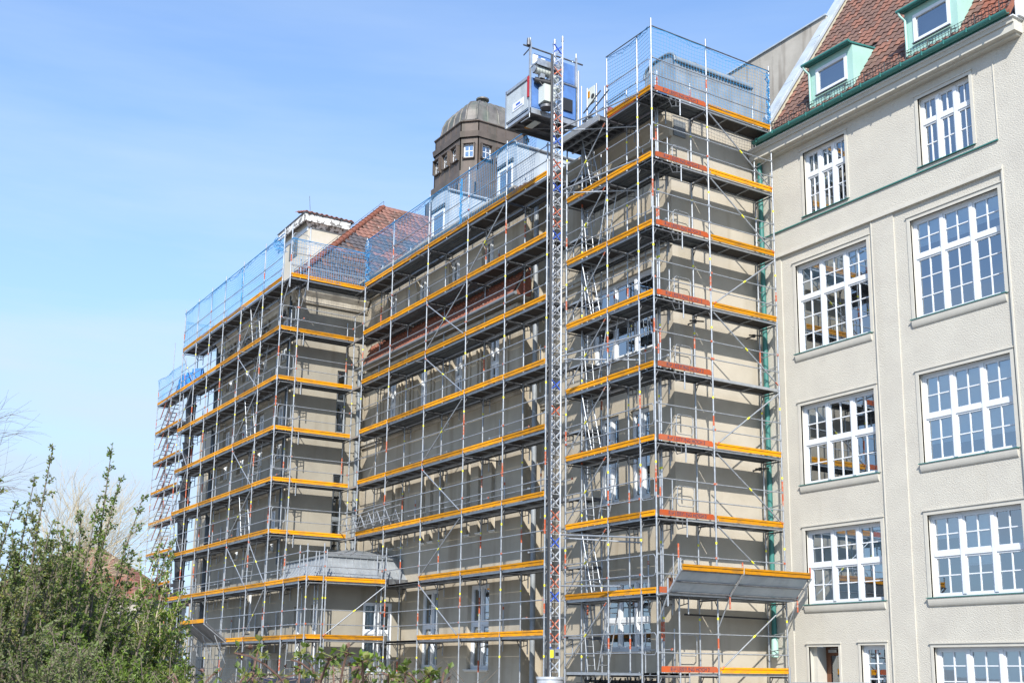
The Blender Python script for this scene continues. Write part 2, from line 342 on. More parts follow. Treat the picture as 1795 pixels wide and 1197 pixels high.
# frame of the facade, with two shallow recessed panels
pan1 = (-.05, 3.36, GZ, 12.05); pan2 = (4.12, 7.46, GZ, 12.05); pan3 = (4.0, 7.44, 12.9, 14.98)
wall(mb, P, -1.02, 8.2, GZ, 15.9, [pan1, pan2]+[t[:4] for t in top], rec, 'stucco')
wall(mb, PU(W+rec), pan1[0], pan1[1], pan1[2], pan1[3], opsP1, RD, 'stucco', 'smooth')
wall(mb, PU(W+rec), pan2[0], pan2[1], pan2[2], pan2[3], opsP2, RD, 'stucco', 'smooth')
wall(mb, P, 8.2, 14, GZ, 24, [], RD, 'stucco')
for t in top:    # reveals of the top windows
    l, r_, b, tt = t[:4]
    for (x0, y0), (x1, y1) in ([(l, b), (l, tt)], [(l, tt), (r_, tt)], [(r_, tt), (r_, b)], [(r_, b), (l, b)]):
        mb.add([P(x0, -.003, y0), P(x1, -.003, y1), P(x1, RD+.03, y1), P(x0, RD+.03, y0)], [(0, 1, 2, 3)], 'smooth')
mb.build('wall', WB, fix=False)
def surround(mb, P, l, r_, b, t, wd=.1, pr=.022, k='smooth'):
    mb.box(P, l-wd, l, -pr, .05, b, t+wd, k); mb.box(P, r_, r_+wd, -pr, .05, b, t+wd, k); mb.box(P, l, r_, -pr, .05, t, t+wd, k)
    mb.box(P, l-wd-.025, r_+wd+.02, -pr-.025, .02, t+wd, t+wd+.03, k)
Q = PU(W+rec)
mb = MB()
for r_ in rowsA+rowsB: surround(mb, Q, *r_[:4])
surround(mb, Q, .47, 1.55, GZ+.1, .73, .07); surround(mb, Q, 2.3, 3.12, -.95, .75, .07); surround(mb, Q, 4.6, 7.3, -.95, .67, .08)
for t in top: surround(mb, P, *t[:4], .09)
mb.build('window_surround', WB)
mb = MB(); mb.box(P, -1.0, 7.5, -.055, .0, 12.06, 12.12, 'smooth'); mb.box(P, -1.0, 7.5, -.03, .0, 12.12, 12.18, 'smooth')
mb.box(P, 7.46, 7.5, -.03, .0, GZ, 12.06, 'smooth'); mb.box(P, 3.36, 3.39, -.015, .0, GZ, 12.04, 'smooth')
mb.build('string_course', WB)
mb = MB(); mb.box(P, -.95, 7.44, -.045, .0, 12.84, 12.87, 'green'); mb.box(P, 7.43, 7.45, -.02, 0, 12.87, 14.95, 'smooth'); mb.build('sill_band', WB)
# windows
bA = {0: [(0, 11.55, 10.9), (1, 11.55, 10.7), (2, 11.55, 10.85)], 1: [(0, 7.4, 6.9)], 2: [(0, 3.85, 1.93), (1, 3.85, 1.93), (2, 3.85, 2.4)]}
for i, r_ in enumerate(rowsA):
    window(WB, Q, *r_[:4], RD, 3, r_[4], (2, 2), (2, 3) if i == 0 else (2, 2), bA[i], (.07, .2), fr=.06)
bB = {0: [(0, 11.6, 10.95), (1, 11.6, 10.9), (2, 11.6, 11.0)], 1: [(0, 7.45, 5.7), (1, 7.45, 5.62), (2, 7.45, 5.66)], 2: [(0, 3.85, 3.3), (1, 3.85, 2.6)]}
for i, r_ in enumerate(rowsB):
    window(WB, Q, *r_[:4], RD, 3, r_[4], (2, 2), (2, 3) if i == 0 else (2, 2), bB[i], (.07, .2), fr=.06)
for i, r_ in enumerate(top):
    window(WB, P, *r_[:4], RD, 3, r_[4], (2, 1), (2, 2), [(0, 14.9, 13.9), (1, 14.9, 13.8)] if i == 0 else [], (.03, .0), fr=.05)
window(WB, Q, 2.3, 3.12, -.95, .75, RD, 1, None, (2, 2), (2, 4), (), (.05, .03))
window(WB, Q, 4.6, 7.3, -.95, .67, RD, 3, None, (2, 2), (2, 4), [(0, .6, -.95), (1, .6, -.95), (2, .6, -.95)], (.05, .03))
# door
d = MB(); d.box(Q, .62, .78, .5, .57, GZ+.1, .73, 'wood'); d.box(Q, 1.42, 1.58, .5, .57, GZ+.1, .73, 'wood'); d.box(Q, .78, 1.42, .5, .57, .5, .73, 'wood'); d.box(Q, .78, 1.42, .5, .57, GZ+.1, GZ+.5, 'wood')
d = d.build('door', WB)
mb = MB(); mb.box(Q, .78, 1.42, .53, .54, GZ+.5, .5, 'glass'); mb.build('pane', d)
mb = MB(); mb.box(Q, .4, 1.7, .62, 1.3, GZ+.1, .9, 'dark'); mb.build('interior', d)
mb = MB(); mb.box(Q, .75, 1.05, .45, .5, .58, .66, 'alu'); mb.box(Q, .8, 1.3, .48, .495, .68, .695, 'alu'); mb.build('door_closer', d)
mb = MB()
for z in (-.42, -.62, -.82): mb.box(Q, .84, 1.38, .526, .529, z, z+.07, 'blind')
mb.build('frosted_band', d)
mb = MB(); mb.box(Q, .47, .615, RD-.01, .6, GZ+.1, .73, 'smooth'); mb.build('door_reveal', WB)
# cornice
mb = MB(); E0, E1 = -.9, 8.32
mb.box(P, E0, E1-.06, -.17, .0, 15.24, 15.3, 'smooth')
mb.poly([P(E0, 0, 15.3), P(E0, -.33, 15.3), P(E0, -.33, 15.5), P(E0, -.37, 15.5), P(E0, -.37, 15.62), P(E0, 0, 15.62)], (E1-E0, 0, 0), 'smooth')
mb.box(P, E0, E1+.05, -.42, 0, 15.62, 15.65, 'white')
mb.build('cornice', WB)
mb = MB(); n_ = 8; prof = [(-.52+.09*-math.cos(math.pi*t/n_), 15.76-.1*math.sin(math.pi*t/n_)) for t in range(n_+1)]+[(-.52+.082*-math.cos(math.pi*t/n_), 15.765-.09*math.sin(math.pi*t/n_)) for t in range(n_, -1, -1)]
q0 = [P(-.5, o, z) for o, z in prof]; q1 = [P(8.3, o, z) for o, z in prof]; n2 = len(prof)
mb.add(q0+q1, [(i, (i+1) % n2, n2+(i+1) % n2, n2+i) for i in range(n2)]+[tuple(range(n2)), tuple(range(n2, 2*n2))], 'green')
mb.box(P, -.5, 8.25, -.43, -.40, 15.66, 15.82, 'green')
for i in range(13):
    x = -.3+i*.68; mb.box(P, x, x+.03, -.636, -.61, 15.66, 15.78, 'green')
mb.build('gutter', WB)
# roof
SL = math.atan(1.51); U_ = Vector((0, math.cos(SL), math.sin(SL))); O_ = P(-.4, -.24, 15.70)
dorm = [(1.25, 2.92), (4.78, 6.45)]
def insW(x, y):
    wx = x-.4; 
    if wx > 8.05: return False
    for a, b in dorm:
        if a-.05 < wx < b+.05 and .95 < y < 2.9: return False
    return True
mb = MB()
def patW(x, y, k, rr):
    wx = x-.4
    if wx > 6.9 and y < 3.4+(wx-6.9)*1.2: return 'tile_r' if rr.random() < .93 else 'tile_b'
    return k
tile_roof(mb, O_, (1, 0, 0), U_, 8.75, 10.5, insW, [('tile_b', .7), ('tile_m', 0)], tw=.235, th=.32, amp=.035, seed=3, patch=patW)
base = [O_+Vector((0, 0, -.03)), O_+Vector((8.55, 0, -.03)), O_+Vector((8.55, 0, -.03))+U_*10.5, O_+Vector((0, 0, -.03))+U_*10.5]
mb.poly(base, (0, .1, -.06), 'tile_g')
mb.build('roof', WB, fix=False)
# snow guard lattice
mb = MB(); SG = []
nrm = Vector((0, -math.sin(SL), math.cos(SL)))
for i in range(0, 84): 
    a = O_+Vector((.12+i*.1, 0, 0))+U_*.38+nrm*.1; mb.tube(a, a+nrm*.02+Vector((0, 0, .27)), .0065, 'black', 4, cap=False)
for zz in (0, .09, .18, .27):
    a = O_+Vector((.1, 0, zz))+U_*.38+nrm*.11; mb.tube(a, a+Vector((8.4, 0, 0)), .006, 'black', 4)
for i in range(12):
    a = O_+Vector((.3+i*.72, 0, 0))+U_*.38+nrm*.11; mb.tube(a, a+Vector((0, 0, .3)), .014, 'black', 5); mb.tube(a+Vector((0, 0, .22)), a+U_*.45-nrm*.02, .012, 'black', 5)
mb.build('snow_guard', WB)
# firewall at the left end of the roof, coping following the slope
FP = [Vector((-.42, 4.75, 15.95)), Vector((-.42, 4.9, 16.5)), Vector((-.42, 4.9+6.2, 16.5+6.2*1.5)), Vector((-.42, 11.1, 16.5))]
mb = MB(); mb.poly(FP, (-.28, 0, 0), 'ochre'); mb.build('firewall', WB)
mb = MB(); a = Vector((-.4, 4.72, 16.27)); mb.poly([a, a+Vector((-.4, 0, 0)), a+Vector((-.4, 6.5, 9.8)), a+Vector((0, 6.5, 9.8))], (0, -.03, .03), 'zinc')
mb.poly([a+Vector((0, 0, 0)), a+Vector((0, 6.5, 9.8)), a+Vector((0, 6.53, 9.7)), a+Vector((0, .03, -.1))], (.03, 0, 0), 'zinc')
for t in (.2, .4, .6, .8): mb.tube(a+Vector((-.4, 6.5*t-.02, 9.8*t+.03)), a+Vector((0, 6.5*t-.02, 9.8*t+.03)), .02, 'zinc', 5)
mb.build('coping', WB)
# high concrete rear wall beside the firewall
mb = MB(); mb.poly([Vector((-9, 7.9, 14)), Vector((-.62, 7.9, 14)), Vector((-.62, 7.9, 21.25)), Vector((-9, 7.9, 21.25))], (0, .5, 0), 'conc')
mb.box(PU(7.9), -9, -.6, -.06, .5, 21.25, 21.3, 'zinc')
mb.build('rear_wall', WB)
# dormers
for a, b in dorm:
    Vf = 4.98; y = lambda z: 4.61+(z-15.70)/1.51
    f = MB()
    zb, zt = 16.42, 17.62
    op = (a+.28, b-.22, zb+.2, zt-.2)
    wall(f, PU(Vf), a, b, zb-.2, zt, [op], .06, 'mint')
    for x in (a, b): f.add([(x, Vf, zb-.2), (x, Vf, zt), (x, y(zt)+.35, zt+.15), (x, Vf+.02, zb-.2)], [(0, 1, 2, 3)], 'mint')
    f.add([(a, Vf, zt), (b, Vf, zt), (b, y(zt)+.35, zt+.15), (a, y(zt)+.35, zt+.15)], [(0, 1, 2, 3)], 'mint')
    f.tube((b+.005, Vf+.55, zb+.35), (b+.005, Vf+1.05, zt+.04), .012, 'mint', 4)
    dm = f.build('dormer', WB, fix=False)
    f = MB(); f.poly([Vector((a-.05, Vf-.14, zt-.01)), Vector((a-.05, Vf-.14, zt+.045)), Vector((a-.05, y(zt)+.4, zt+.22)), Vector((a-.05, y(zt)+.4, zt+.17))], (b-a+.08, 0, 0), 'green')
    f.tube((a-.1, Vf-.2, zt+.02), (b+.06, Vf-.2, zt+.02), .05, 'green', 8); f.build('dormer_roof', dm)
    f = MB(); f.path([(a-.04, Vf-.2, zt), (a-.02, Vf-.16, zt-.12), (a+.05, Vf-.05, zt-.25), (a+.06, Vf-.05, zb-.15)], .035, 'mint', 8); f.build('rain_pipe', dm)
    wn = MB(); PP = PU(Vf); l, r_, bb, tt = op
    for q in ((l, l+.09, bb, tt), (r_-.09, r_, bb, tt), (l+.09, r_-.09, bb, bb+.09), (l+.09, r_-.09, tt-.09, tt)): wn.box(PP, q[0], q[1], -.03, .05, q[2], q[3], 'white')
    wn.box(PP, l-.02, r_+.02, -.08, -.03, bb-.05, bb-.02, 'steel_dark')
    wn = wn.build('window', dm) if False else wn.build('dormer_window', dm)
    wn.parent = dm
    q = MB(); q.add([PP(l+.09, .02, bb+.09), PP(r_-.09, .02, bb+.09), PP(r_-.09, .02, tt-.09), PP(l+.09, .02, tt-.09)], [(0, 1, 2, 3)], 'glass')
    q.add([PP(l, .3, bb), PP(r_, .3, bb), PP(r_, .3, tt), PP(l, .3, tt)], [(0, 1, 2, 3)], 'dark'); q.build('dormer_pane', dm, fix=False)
# end flashing box
mb = MB(); mb.poly([Vector((8.33, 4.6, 15.66)), Vector((8.33, 4.6, 16.05)), Vector((8.33, 4.75, 16.35)), Vector((8.33, 5.6, 17.5)), Vector((8.33, 5.6, 15.66))], (.1, 0, 0), 'white')
mb.poly([Vector((8.22, 4.4, 15.66)), Vector((8.32, 4.4, 15.66)), Vector((8.32, 9, 22.6)), Vector((8.22, 9, 22.6))], (0, 0, .14), 'tile_r')
mb.build('verge_flashing', WB)
# green downpipe in the corner
def pipe_part(root, name, pts, r, k, clips=True):
    mb = MB(); mb.path(pts, r, k, 10)
    if clips:
        for a, b in zip(pts, pts[1:]):
            n_ = int(abs(a[2]-b[2])/2)
            for i in range(n_):
                t = (i+.5)/n_; q = Vector(a).lerp(Vector(b), t); mb.tube(q-Vector((0, 0, .025)), q+Vector((0, 0, .025)), r*1.2, k, 10)
    return mb.build(name, root)
pipe_part(WB, 'downpipe', [(-.72, 4.77, 15.25), (-.72, 4.77, 1.2), (-.66, 4.7, .9), (-.6, 4.66, .6)], .075, 'green')
mb = MB(); mb.tube((-.62, 4.68, .95), (-.58, 4.64, .45), .1, 'mint', 10); mb.build('pipe_shoe', WB)

# ============================================================ GREY BUILDING
GB = thing('grey_building', 'long grey roughcast building wrapped in scaffolding, with clay tile roofs and zinc dormers', 'building', (-12, 3, GZ))
mb = MB()
PE = PV(-1.0)
wall(mb, PE, 1.5, 4.88, GZ, 16.25, [], .1, 'render_n')                        # end wall of the near block
wL = [(-4.93, -1.8, 9.2, 11.66, 10.0), (-4.55, -3.59, 4.9, 7.5, 0), (-3.04, -2.13, 4.9, 7.5, 0), (-4.51, -2.17, .6, 2.6, 0)]
wall(mb, PU(1.5), -7.7, -1.0, GZ, 16.25, [o[:4] for o in wL], .16, 'render')
lw_top = [(-10.5+0, -9.68, 13.65, 14.9), (-12.9, -12.08, 13.65, 14.9), (-15.48, -14.68, 13.65, 14.9), (-18.0, -17.2, 13.65, 14.9)]
lw_mid = [(-10.0, -9.2, 9.15, 11.35), (-12.5, -11.72, 9.15, 11.35), (-15.15, -14.4, 9.15, 11.35), (-17.75, -17.0, 9.15, 11.35)]
lw_nar = [(c-.13, c+.13, 4.55, 7.2) for c in (-9.43, -10.3, -11.1, -12.95, -13.76, -14.4, -16.1, -16.9, -17.7)]
lw_grd = [(-10.98, -9.58, .05, 2.82), (-14.47, -13.06, .07, 2.82), (-8.9, -8.9, 0, 0)][:2]
wall(mb, PU(.7), -19.9, -7.7, GZ, 15.9, lw_top+lw_mid+lw_nar+lw_grd, .2, 'render')
wall(mb, PV(-7.7), .7, 1.5, GZ, 15.9, [], .1, 'render')
fe = [(-.55, -.12, 9.4, 12.0), (-.55, -.12, 4.6, 7.7)]
wall(mb, PV(-19.9), -2.4, .7, GZ, 15.2, fe, .2, 'render_f')
fw_ = []
for u in (-21.4, -23.6, -25.8, -28.0):
    fw_ += [(u-.45, u+.45, 12.4, 14.3), (u-.45, u+.45, 8.3, 10.6)]
fw_ += [(-22.0, -21.2, 4.6, 6.3), (-26.2, -25.4, 4.6, 6.3), (-24.1, -23.4, 1.5, 3.4)]
wall(mb, PU(-2.4), -29.6, -19.9, GZ, 15.2, fw_, .2, 'render_f')
mb.add([(-29.6, -2.4, GZ), (-29.6, 8, GZ), (-29.6, 8, 15.2), (-29.6, -2.4, 15.2)], [(0, 1, 2, 3)], 'render')
# porch block in the inner corner
pw = [(-.85, .32, -.05, 2.42)]
wall(mb, PV(-15.9), -2.4, .7, GZ, 3.2, pw, .2, 'render_f')
pfw = [(-16.9, -16.2, -.2, 2.2), (-19.6, -18.9, -.2, 2.2), (-22.6, -21.9, -.2, 2.2), (-18.9, -18.9, 0, 0)][:3]
wall(mb, PU(-2.43), -19.95, -15.9, GZ, 3.2, [(-16.95, -16.35, .0, 2.3), (-18.6, -18.0, .0, 2.3)], .2, 'render_f')
# wing behind the far end
wall(mb, PU(-1.3), -35.5, -29.6, GZ, 12.6, [(-31.6, -30.6, 7.6, 9.6), (-34, -33, 7.6, 9.6), (-31.6, -30.6, 3.6, 5.6), (-34, -33, 3.6, 5.6)], .2, 'render')
mb.add([(-35.5, -1.3, 12.6), (-29.6, -1.3, 12.6), (-29.6, 6, 13.4), (-35.5, 6, 13.4)], [(0, 1, 2, 3)], 'tile_b')
mb.build('wall', GB, fix=False)
# windows of the near block
window(GB, PU(1.5), -4.93, -1.8, 9.2, 11.66, .16, 3, None, (1, 1), (1, 1), (), (.06, .05), fr=.1, sk=('mould', 'mould'))
for o in wL[1:3]: window(GB, PU(1.5), *o[:4], .16, 1 if False else 2, None, (1, 1), (1, 1), (), (.05, .05), fr=.06, sk=('white', 'white'))
window(GB, PU(1.5), *wL[3][:4], .16, 3, 1.45, (1, 1), (1, 1), (), (.05, .05), fr=.08, sk=('mould', 'white'))
for o in lw_top: window(GB, PU(.7), *o[:4], .2, 2, None, (1, 1), (1, 1), (), (.05, .05), fr=.05, sk=('mould', 'mould'))
for o in lw_mid: window(GB, PU(.7), *o[:4], .2, 2, 10.3, (1, 2), (1, 3), [(0, 11.3, 10.4)] if o[0] < -11 else (), (.05, .05), fr=.06, bars=.02, sk=('mould', 'mould'))
for o in lw_nar: window(GB, PU(.7), *o[:4], .2, 1, 6.0, (1, 1), (1, 1), (), (.03, .06), fr=.035, sk=('white', 'white'), name='slit_window')
for o in lw_grd: window(GB, PU(.7), *o[:4], .2, 2, 1.55, (1, 1), (1, 1), (), (.06, .06), fr=.09, sk=('white', 'white'))
for o in fe: window(GB, PV(-19.9), *o[:4], .12, 1, o[2]+1.3, (1, 1), (1, 1), (), (.03, .03), fr=.03, name='slit_window', fk='zinc_d', sk=('mould', 'mould'))
for o in fw_: window(GB, PU(-2.4), *o[:4], .2, 2, None, (1, 1), (1, 2), (), (.05, .05), fr=.06, sk=('mould', 'mould'))
window(GB, PV(-15.9), *pw[0], .1, 2, 1.35, (1, 1), (1, 1), [(0, 2.4, .4)], (.05, .05), fr=.07)
for o in [(-31.6, -30.6, 7.6, 9.6), (-34, -33, 7.6, 9.6), (-31.6, -30.6, 3.6, 5.6), (-34, -33, 3.6, 5.6)]: window(GB, PU(-1.3), *o, .2, 2, None, (1, 1), (1, 2), (), (.05, .05), fr=.06, sk=('mould', 'mould'))
for o in [(-16.95, -16.35, .0, 2.3), (-18.6, -18.0, .0, 2.3)]: window(GB, PU(-2.43), *o, .2, 1, 1.2, (1, 1), (1, 1), (), (.05, .05), fr=.07, sk=('mould', 'mould'))
# arched window hoods on the top floor of the far block
for u in (-21.4, -23.6, -25.8, -28.0):
    mb = MB(); pts = []
    for t in range(11): pts.append((u+.55*math.cos(math.pi*t/10), -2.47, 14.3+.55*math.sin(math.pi*t/10)))
    for a, b in zip(pts, pts[1:]): mb.tube(a, b, .06, 'mould', 6)
    mb.poly([Vector((u+.5*math.cos(math.pi*t/8), -2.42, 14.3+.5*math.sin(math.pi*t/8))) for t in range(9)], (0, .01, 0), 'glass', 'white'); mb.build('arched_fanlight', GB)
# mouldings
mb = MB()
for a0, a1, V, zz in ((-7.72, -.98, 1.5, 12.2), (-7.72, -.98, 1.5, 8.55), (-19.9, -7.68, .7, 9.0)):
    PP = PU(V); mb.box(PP, a0, a1, -.14, 0, zz-.05, zz+.06, 'mould'); mb.box(PP, a0, a1, -.08, 0, zz-.16, zz-.05, 'mould'); mb.box(PP, a0, a1, -.05, 0, zz+.06, zz+.13, 'mould')
mb.build('moulding', GB)
mb = MB(); PP = PU(.7)
mb.box(PP, -19.9, -7.6, -.3, 0, 11.72, 11.84, 'mould'); mb.box(PP, -19.9, -7.6, -.2, 0, 11.6, 11.72, 'mould'); mb.box(PP, -19.9, -7.6, -.1, 0, 11.4, 11.6, 'mould')
mb.box(PP, -19.9, -7.6, -.09, 0, 13.3, 13.42, 'mould'); mb.box(PP, -19.9, -7.6, -.05, 0, 13.42, 13.52, 'mould')
mb.build('ledge', GB)
# pilaster strips between the middle windows
for o in lw_mid:
    for c in (o[0]-.35, o[0]-.6, o[1]+.35, o[1]+.6):
        mb = MB(); mb.box(PP, c-.05, c+.05, -.06, 0, 9.15, 11.4, 'render'); mb.build('pilaster', GB)
# pent roof with red tiles and its gutter
mb = MB(); tile_roof(mb, (-19.3, .08, 12.02), (1, 0, 0), Vector((0, .62, 1.1)), 12.0, 1.25, lambda x, y: x > .4-.3*y, [('tile_r', .9), ('tile_b', 0), ('tile_r', 0)], tw=.22, th=.3, seed=5)
mb.poly([Vector((-19.3, .12, 12.0)), Vector((-19.3, .72, 13.06)), Vector((-19.3, .72, 11.98))], (12.0, 0, 0), 'mould')
mb.poly([Vector((-7.28, .1, 12.0)), Vector((-7.28, .7, 13.15)), Vector((-7.28, .7, 12.0))], (.04, 0, 0), 'tile_r')
mb.build('pent_roof', GB, fix=False)
mb = MB(); mb.tube((-19.5, .05, 12.0), (-7.15, .05, 12.0), .06, 'zinc_d', 10); mb.build('pent_gutter', GB)
# main cornices
mb = MB()
def cornice(mb, P, a0, a1, z, k='render', pr=.5):
    mb.poly([P(a0, 0, z-.75), P(a0, -.1, z-.75), P(a0, -.14, z-.5), P(a0, -.3, z-.32), P(a0, -.34, z-.2), P(a0, -pr, z-.08), P(a0, -pr, z), P(a0, 0, z)], P(a1, 0, z)-P(a0, 0, z), k)
cornice(mb, PU(1.5), -7.7, -.9, 16.1); cornice(mb, PU(.7), -19.9, -7.6, 15.9); cornice(mb, PU(-2.4), -29.6, -19.6, 15.35, 'mould', .4); cornice(mb, PV(-19.9), -2.7, .6, 15.35, 'mould', .35)
mb.build('cornice', GB)
mb = MB()
for z in (13.1, 11.1, 9.1, 7.1, 5.1): mb.box(PU(-2.4), -29.6, -20.3, -.12, 0, z-.2, z, 'mould')
mb.build('moulding', GB)
# near block: torn eave, chipboard and broken corner
mb = MB(); mb.box(PU(1.5), -4.3, -1.05, -.2, .1, 16.12, 16.6, 'osb'); mb.build('chipboard_upstand', GB)
mb = MB(); mb.box(PE, 1.6, 2.05, -.04, -.01, 15.45, 15.95, 'zinc_d'); mb.build('patch_sheet', GB)
mb = MB(); mb.poly([Vector((-1.0, 1.5, 16.25)), Vector((-1.0, 4.85, 16.25)), Vector((-7.7, 4.85, 16.25)), Vector((-7.7, 1.5, 16.25))], (0, 0, .12), 'zinc_d'); mb.build('flat_roof', GB)
# barrel dormer of the near block
def arch_dormer(parent, u0, u1, v0, v1, z0, zs, zc, k, win=None, wk=False, trim='zinc_d'):
    mid = (u0+u1)/2; hw = (u1-u0)/2; n_ = 12
    arc = [Vector((mid+hw*math.copysign(abs(math.cos(math.pi*t/n_))**.8, math.cos(math.pi*t/n_)), v0, zs+(zc-zs)*max(0, math.sin(math.pi*t/n_))**.7)) for t in range(n_+1)]
    pts = [Vector((u1, v0, z0))]+arc+[Vector((u0, v0, z0))]
    mb = MB(); mb.poly(pts, (0, v1-v0, 0), k); 
    for y in (v0+.9, v0+1.7, v0+2.5):
        if y < v1: mb.path([(u1+.01, y, z0), (u1+.01, y, zs)], .016, k, 4); mb.path([p+Vector((0, y-v0, .01)) for p in arc], .016, k, 4)
    d_ = mb.build('dormer', parent)
    mb = MB(); mb.path([p+Vector((0, -.02, .02)) for p in arc], .045, trim, 6); mb.tube((u1+.03, v0, zs+.02), (u1+.03, v1, zs+.02), .05, trim, 6); mb.build('dormer_trim', d_)
    if win:
        l, r_, b, t = win; PP = PU(v0)
        if wk:
            n_ = 10; wp = [PP(l, -.03, b)]+[PP((l+r_)/2-(r_-l)/2*math.cos(math.pi*q/n_), -.03, t+(r_-l)/2*math.sin(math.pi*q/n_)) for q in range(n_+1)]+[PP(r_, -.03, b)]
            mb = MB(); mb.poly(wp, (0, .02, 0), 'glass', 'black'); mb.path(wp, .03, 'steel_dark', 6); mb.build('dormer_pane', d_)
        else:
            mb = MB(); mb.box(PP, l-.1, l, -.05, .02, b, t, 'white'); mb.box(PP, r_, r_+.03, -.05, .02, b, t, 'white'); mb.box(PP, l-.1, r_+.03, -.05, .02, t, t+.1, 'white'); mb.build('dormer_window', d_)
            mb = MB(); mb.box(PP, l, r_, -.03, -.02, b, t, 'glass'); mb.box(PP, l, r_, -.015, -.008, b, t, 'black'); mb.build('dormer_pane', d_)
            mb = MB()
            for i in range(9): x = l-.15+(r_-l+.2)*i/8; mb.box(PP, x-.02, x+.02, -.06, -.003, t+.14, t+.3, 'black')
            mb.box(PP, l-.18, r_+.08, -.055, -.004, t+.21, t+.225, 'zinc')
            mb.build('vent_slots', d_)
    return d_
arch_dormer(GB, -3.1, -1.6, 2.24, 5.4, 16.3, 18.3, 18.7, 'zinc_p', (-2.75, -1.95, 16.5, 17.3), True)
mb = MB()
for i in range(24): mb.box(PV(-1.6), 2.4+i*.12, 2.46+i*.12, -.05, -.02, 18.24, 18.3, 'black')
mb.build('vent_slots', GB)
arch_dormer(GB, -15.0, -13.55, 1.0, 3.0, 15.9, 17.98, 18.22, 'zinc', (-14.75, -13.95, 15.9, 17.3))
arch_dormer(GB, -10.05, -8.7, 1.0, 5.4, 15.9, 17.98, 18.22, 'zinc', (-9.8, -9.0, 15.9, 17.3))
# tile roof of the middle wing
S2 = Vector((0, 1, .16)).normalized()
mb = MB(); tile_roof(mb, (-19.4, .3, 15.75), (1, 0, 0), S2, 12.6, 5.5, lambda x, y: True, [('tile_r', .55), ('tile_p', 0), ('tile_b', 0)], tw=.24, th=.34, seed=8)
mb.poly([Vector((-19.4, .3, 15.7)), Vector((-6.8, .3, 15.7)), Vector((-6.8, 5.8, 16.55)), Vector((-19.4, 5.8, 16.55))], (0, .05, -.08), 'tile_b')
mb.build('middle_roof', GB, fix=False)
# hipped roof of the far block
HU = Vector((-1, 0, 1)).normalized(); E_ = Vector((0, 1, 0)); sq = math.sqrt(2)
mb = MB()
def insH(x, y): return x > y/sq+.02
def patH(x, y, k, rr):
    # dark lower courses, pink patches of replaced tiles
    a = math.sin(x*1.7+y*.9)+math.sin(x*.6-y*2.3+1.3)+math.sin(y*3.1+x*.25)
    if a > 1.25: return 'tile_p'
    if y > 6.3: return 'tile_b' if rr.random() < .6 else 'tile_p'
    return k
tile_roof(mb, (-19.5, -2.8, 15.4), E_, HU, 13, 7.2*sq, insH, [('tile_g', .8), ('tile_b', 0)], tw=.3, th=.36, amp=.035, seed=11, patch=patH)
pk = Vector((-26.7, 4.4, 22.5)); ev = Vector((-19.5, -2.8, 15.4))
mb.poly([ev+Vector((-.04, 0, -.04)), pk+Vector((-.04, 0, -.04)), Vector((-26.74, 12, 22.46)), Vector((-19.54, 12, 15.36))], (-.05, 0, -.05), 'tile_g')
mb.poly([ev, pk, Vector((-34, 4.4, 22.5)), Vector((-34, 4.4, 22.4)), Vector((-29.8, -2.8, 15.4))][:2]+[Vector((-29.6, 1.6, 19.7)), Vector((-29.6, -2.8, 15.4))], (0, .05, -.1), 'tile_b')
mb.build('hip_roof', GB, fix=False)
mb = MB(); d_ = (pk-ev); n_ = 27
for i in range(n_):
    a = ev+d_*(i/n_); b = ev+d_*((i+1.12)/n_); mb.tube(a+Vector((.03, -.03, .05)), b+Vector((.03, -.03, .03)), .16, 'tile_r' if R.random() < .8 or i > 9 else 'tile_b', 8, .12)
mb.tube(pk+Vector((0, 0, .05)), Vector((-26.7, 12, 22.55)), .08, 'tile_p', 6)
mb.build('ridge_tiles', GB)
mb = MB(); mb.poly([Vector((-24.7, 5.9, 20.68)), Vector((-20.6, 1.3, 16.58)), Vector((-20.2, 2.3, 16.3)), Vector((-24.2, 7.2, 20.3))], (.02, 0, -.03), 'zinc_d'); mb.build('valley_flashing', GB)
mb = MB()   # lightning wire on ridge
for i in range(8): q = ev.lerp(pk, i/7)+Vector((0, 0, .15)); mb.tube(q, q+Vector((0, 0, .22)), .012, 'steel_dark', 4)
mb.path([ev.lerp(pk, i/7)+Vector((0, 0, .37)) for i in range(8)], .01, 'steel_dark', 4); mb.build('lightning_wire', GB)
mb = MB(); mb.tube((-19.35, -2.75, 15.42), (-19.35, .5, 15.42), .1, 'pipe', 8); mb.tube((-19.35, -2.75, 15.42), (-29.7, -2.75, 15.42), .1, 'pipe', 8); mb.build('gutter', GB)
mb = MB()
for i in range(32): mb.tube((-19.75, -2.3+i*.1, 15.75), (-19.7, -2.3+i*.1, 16.12), .012, 'alu', 4)
for z in (15.8, 16.1): mb.tube((-19.73, -2.35, z), (-19.71, .85, z), .014, 'alu', 4)
mb.build('snow_guard', GB)
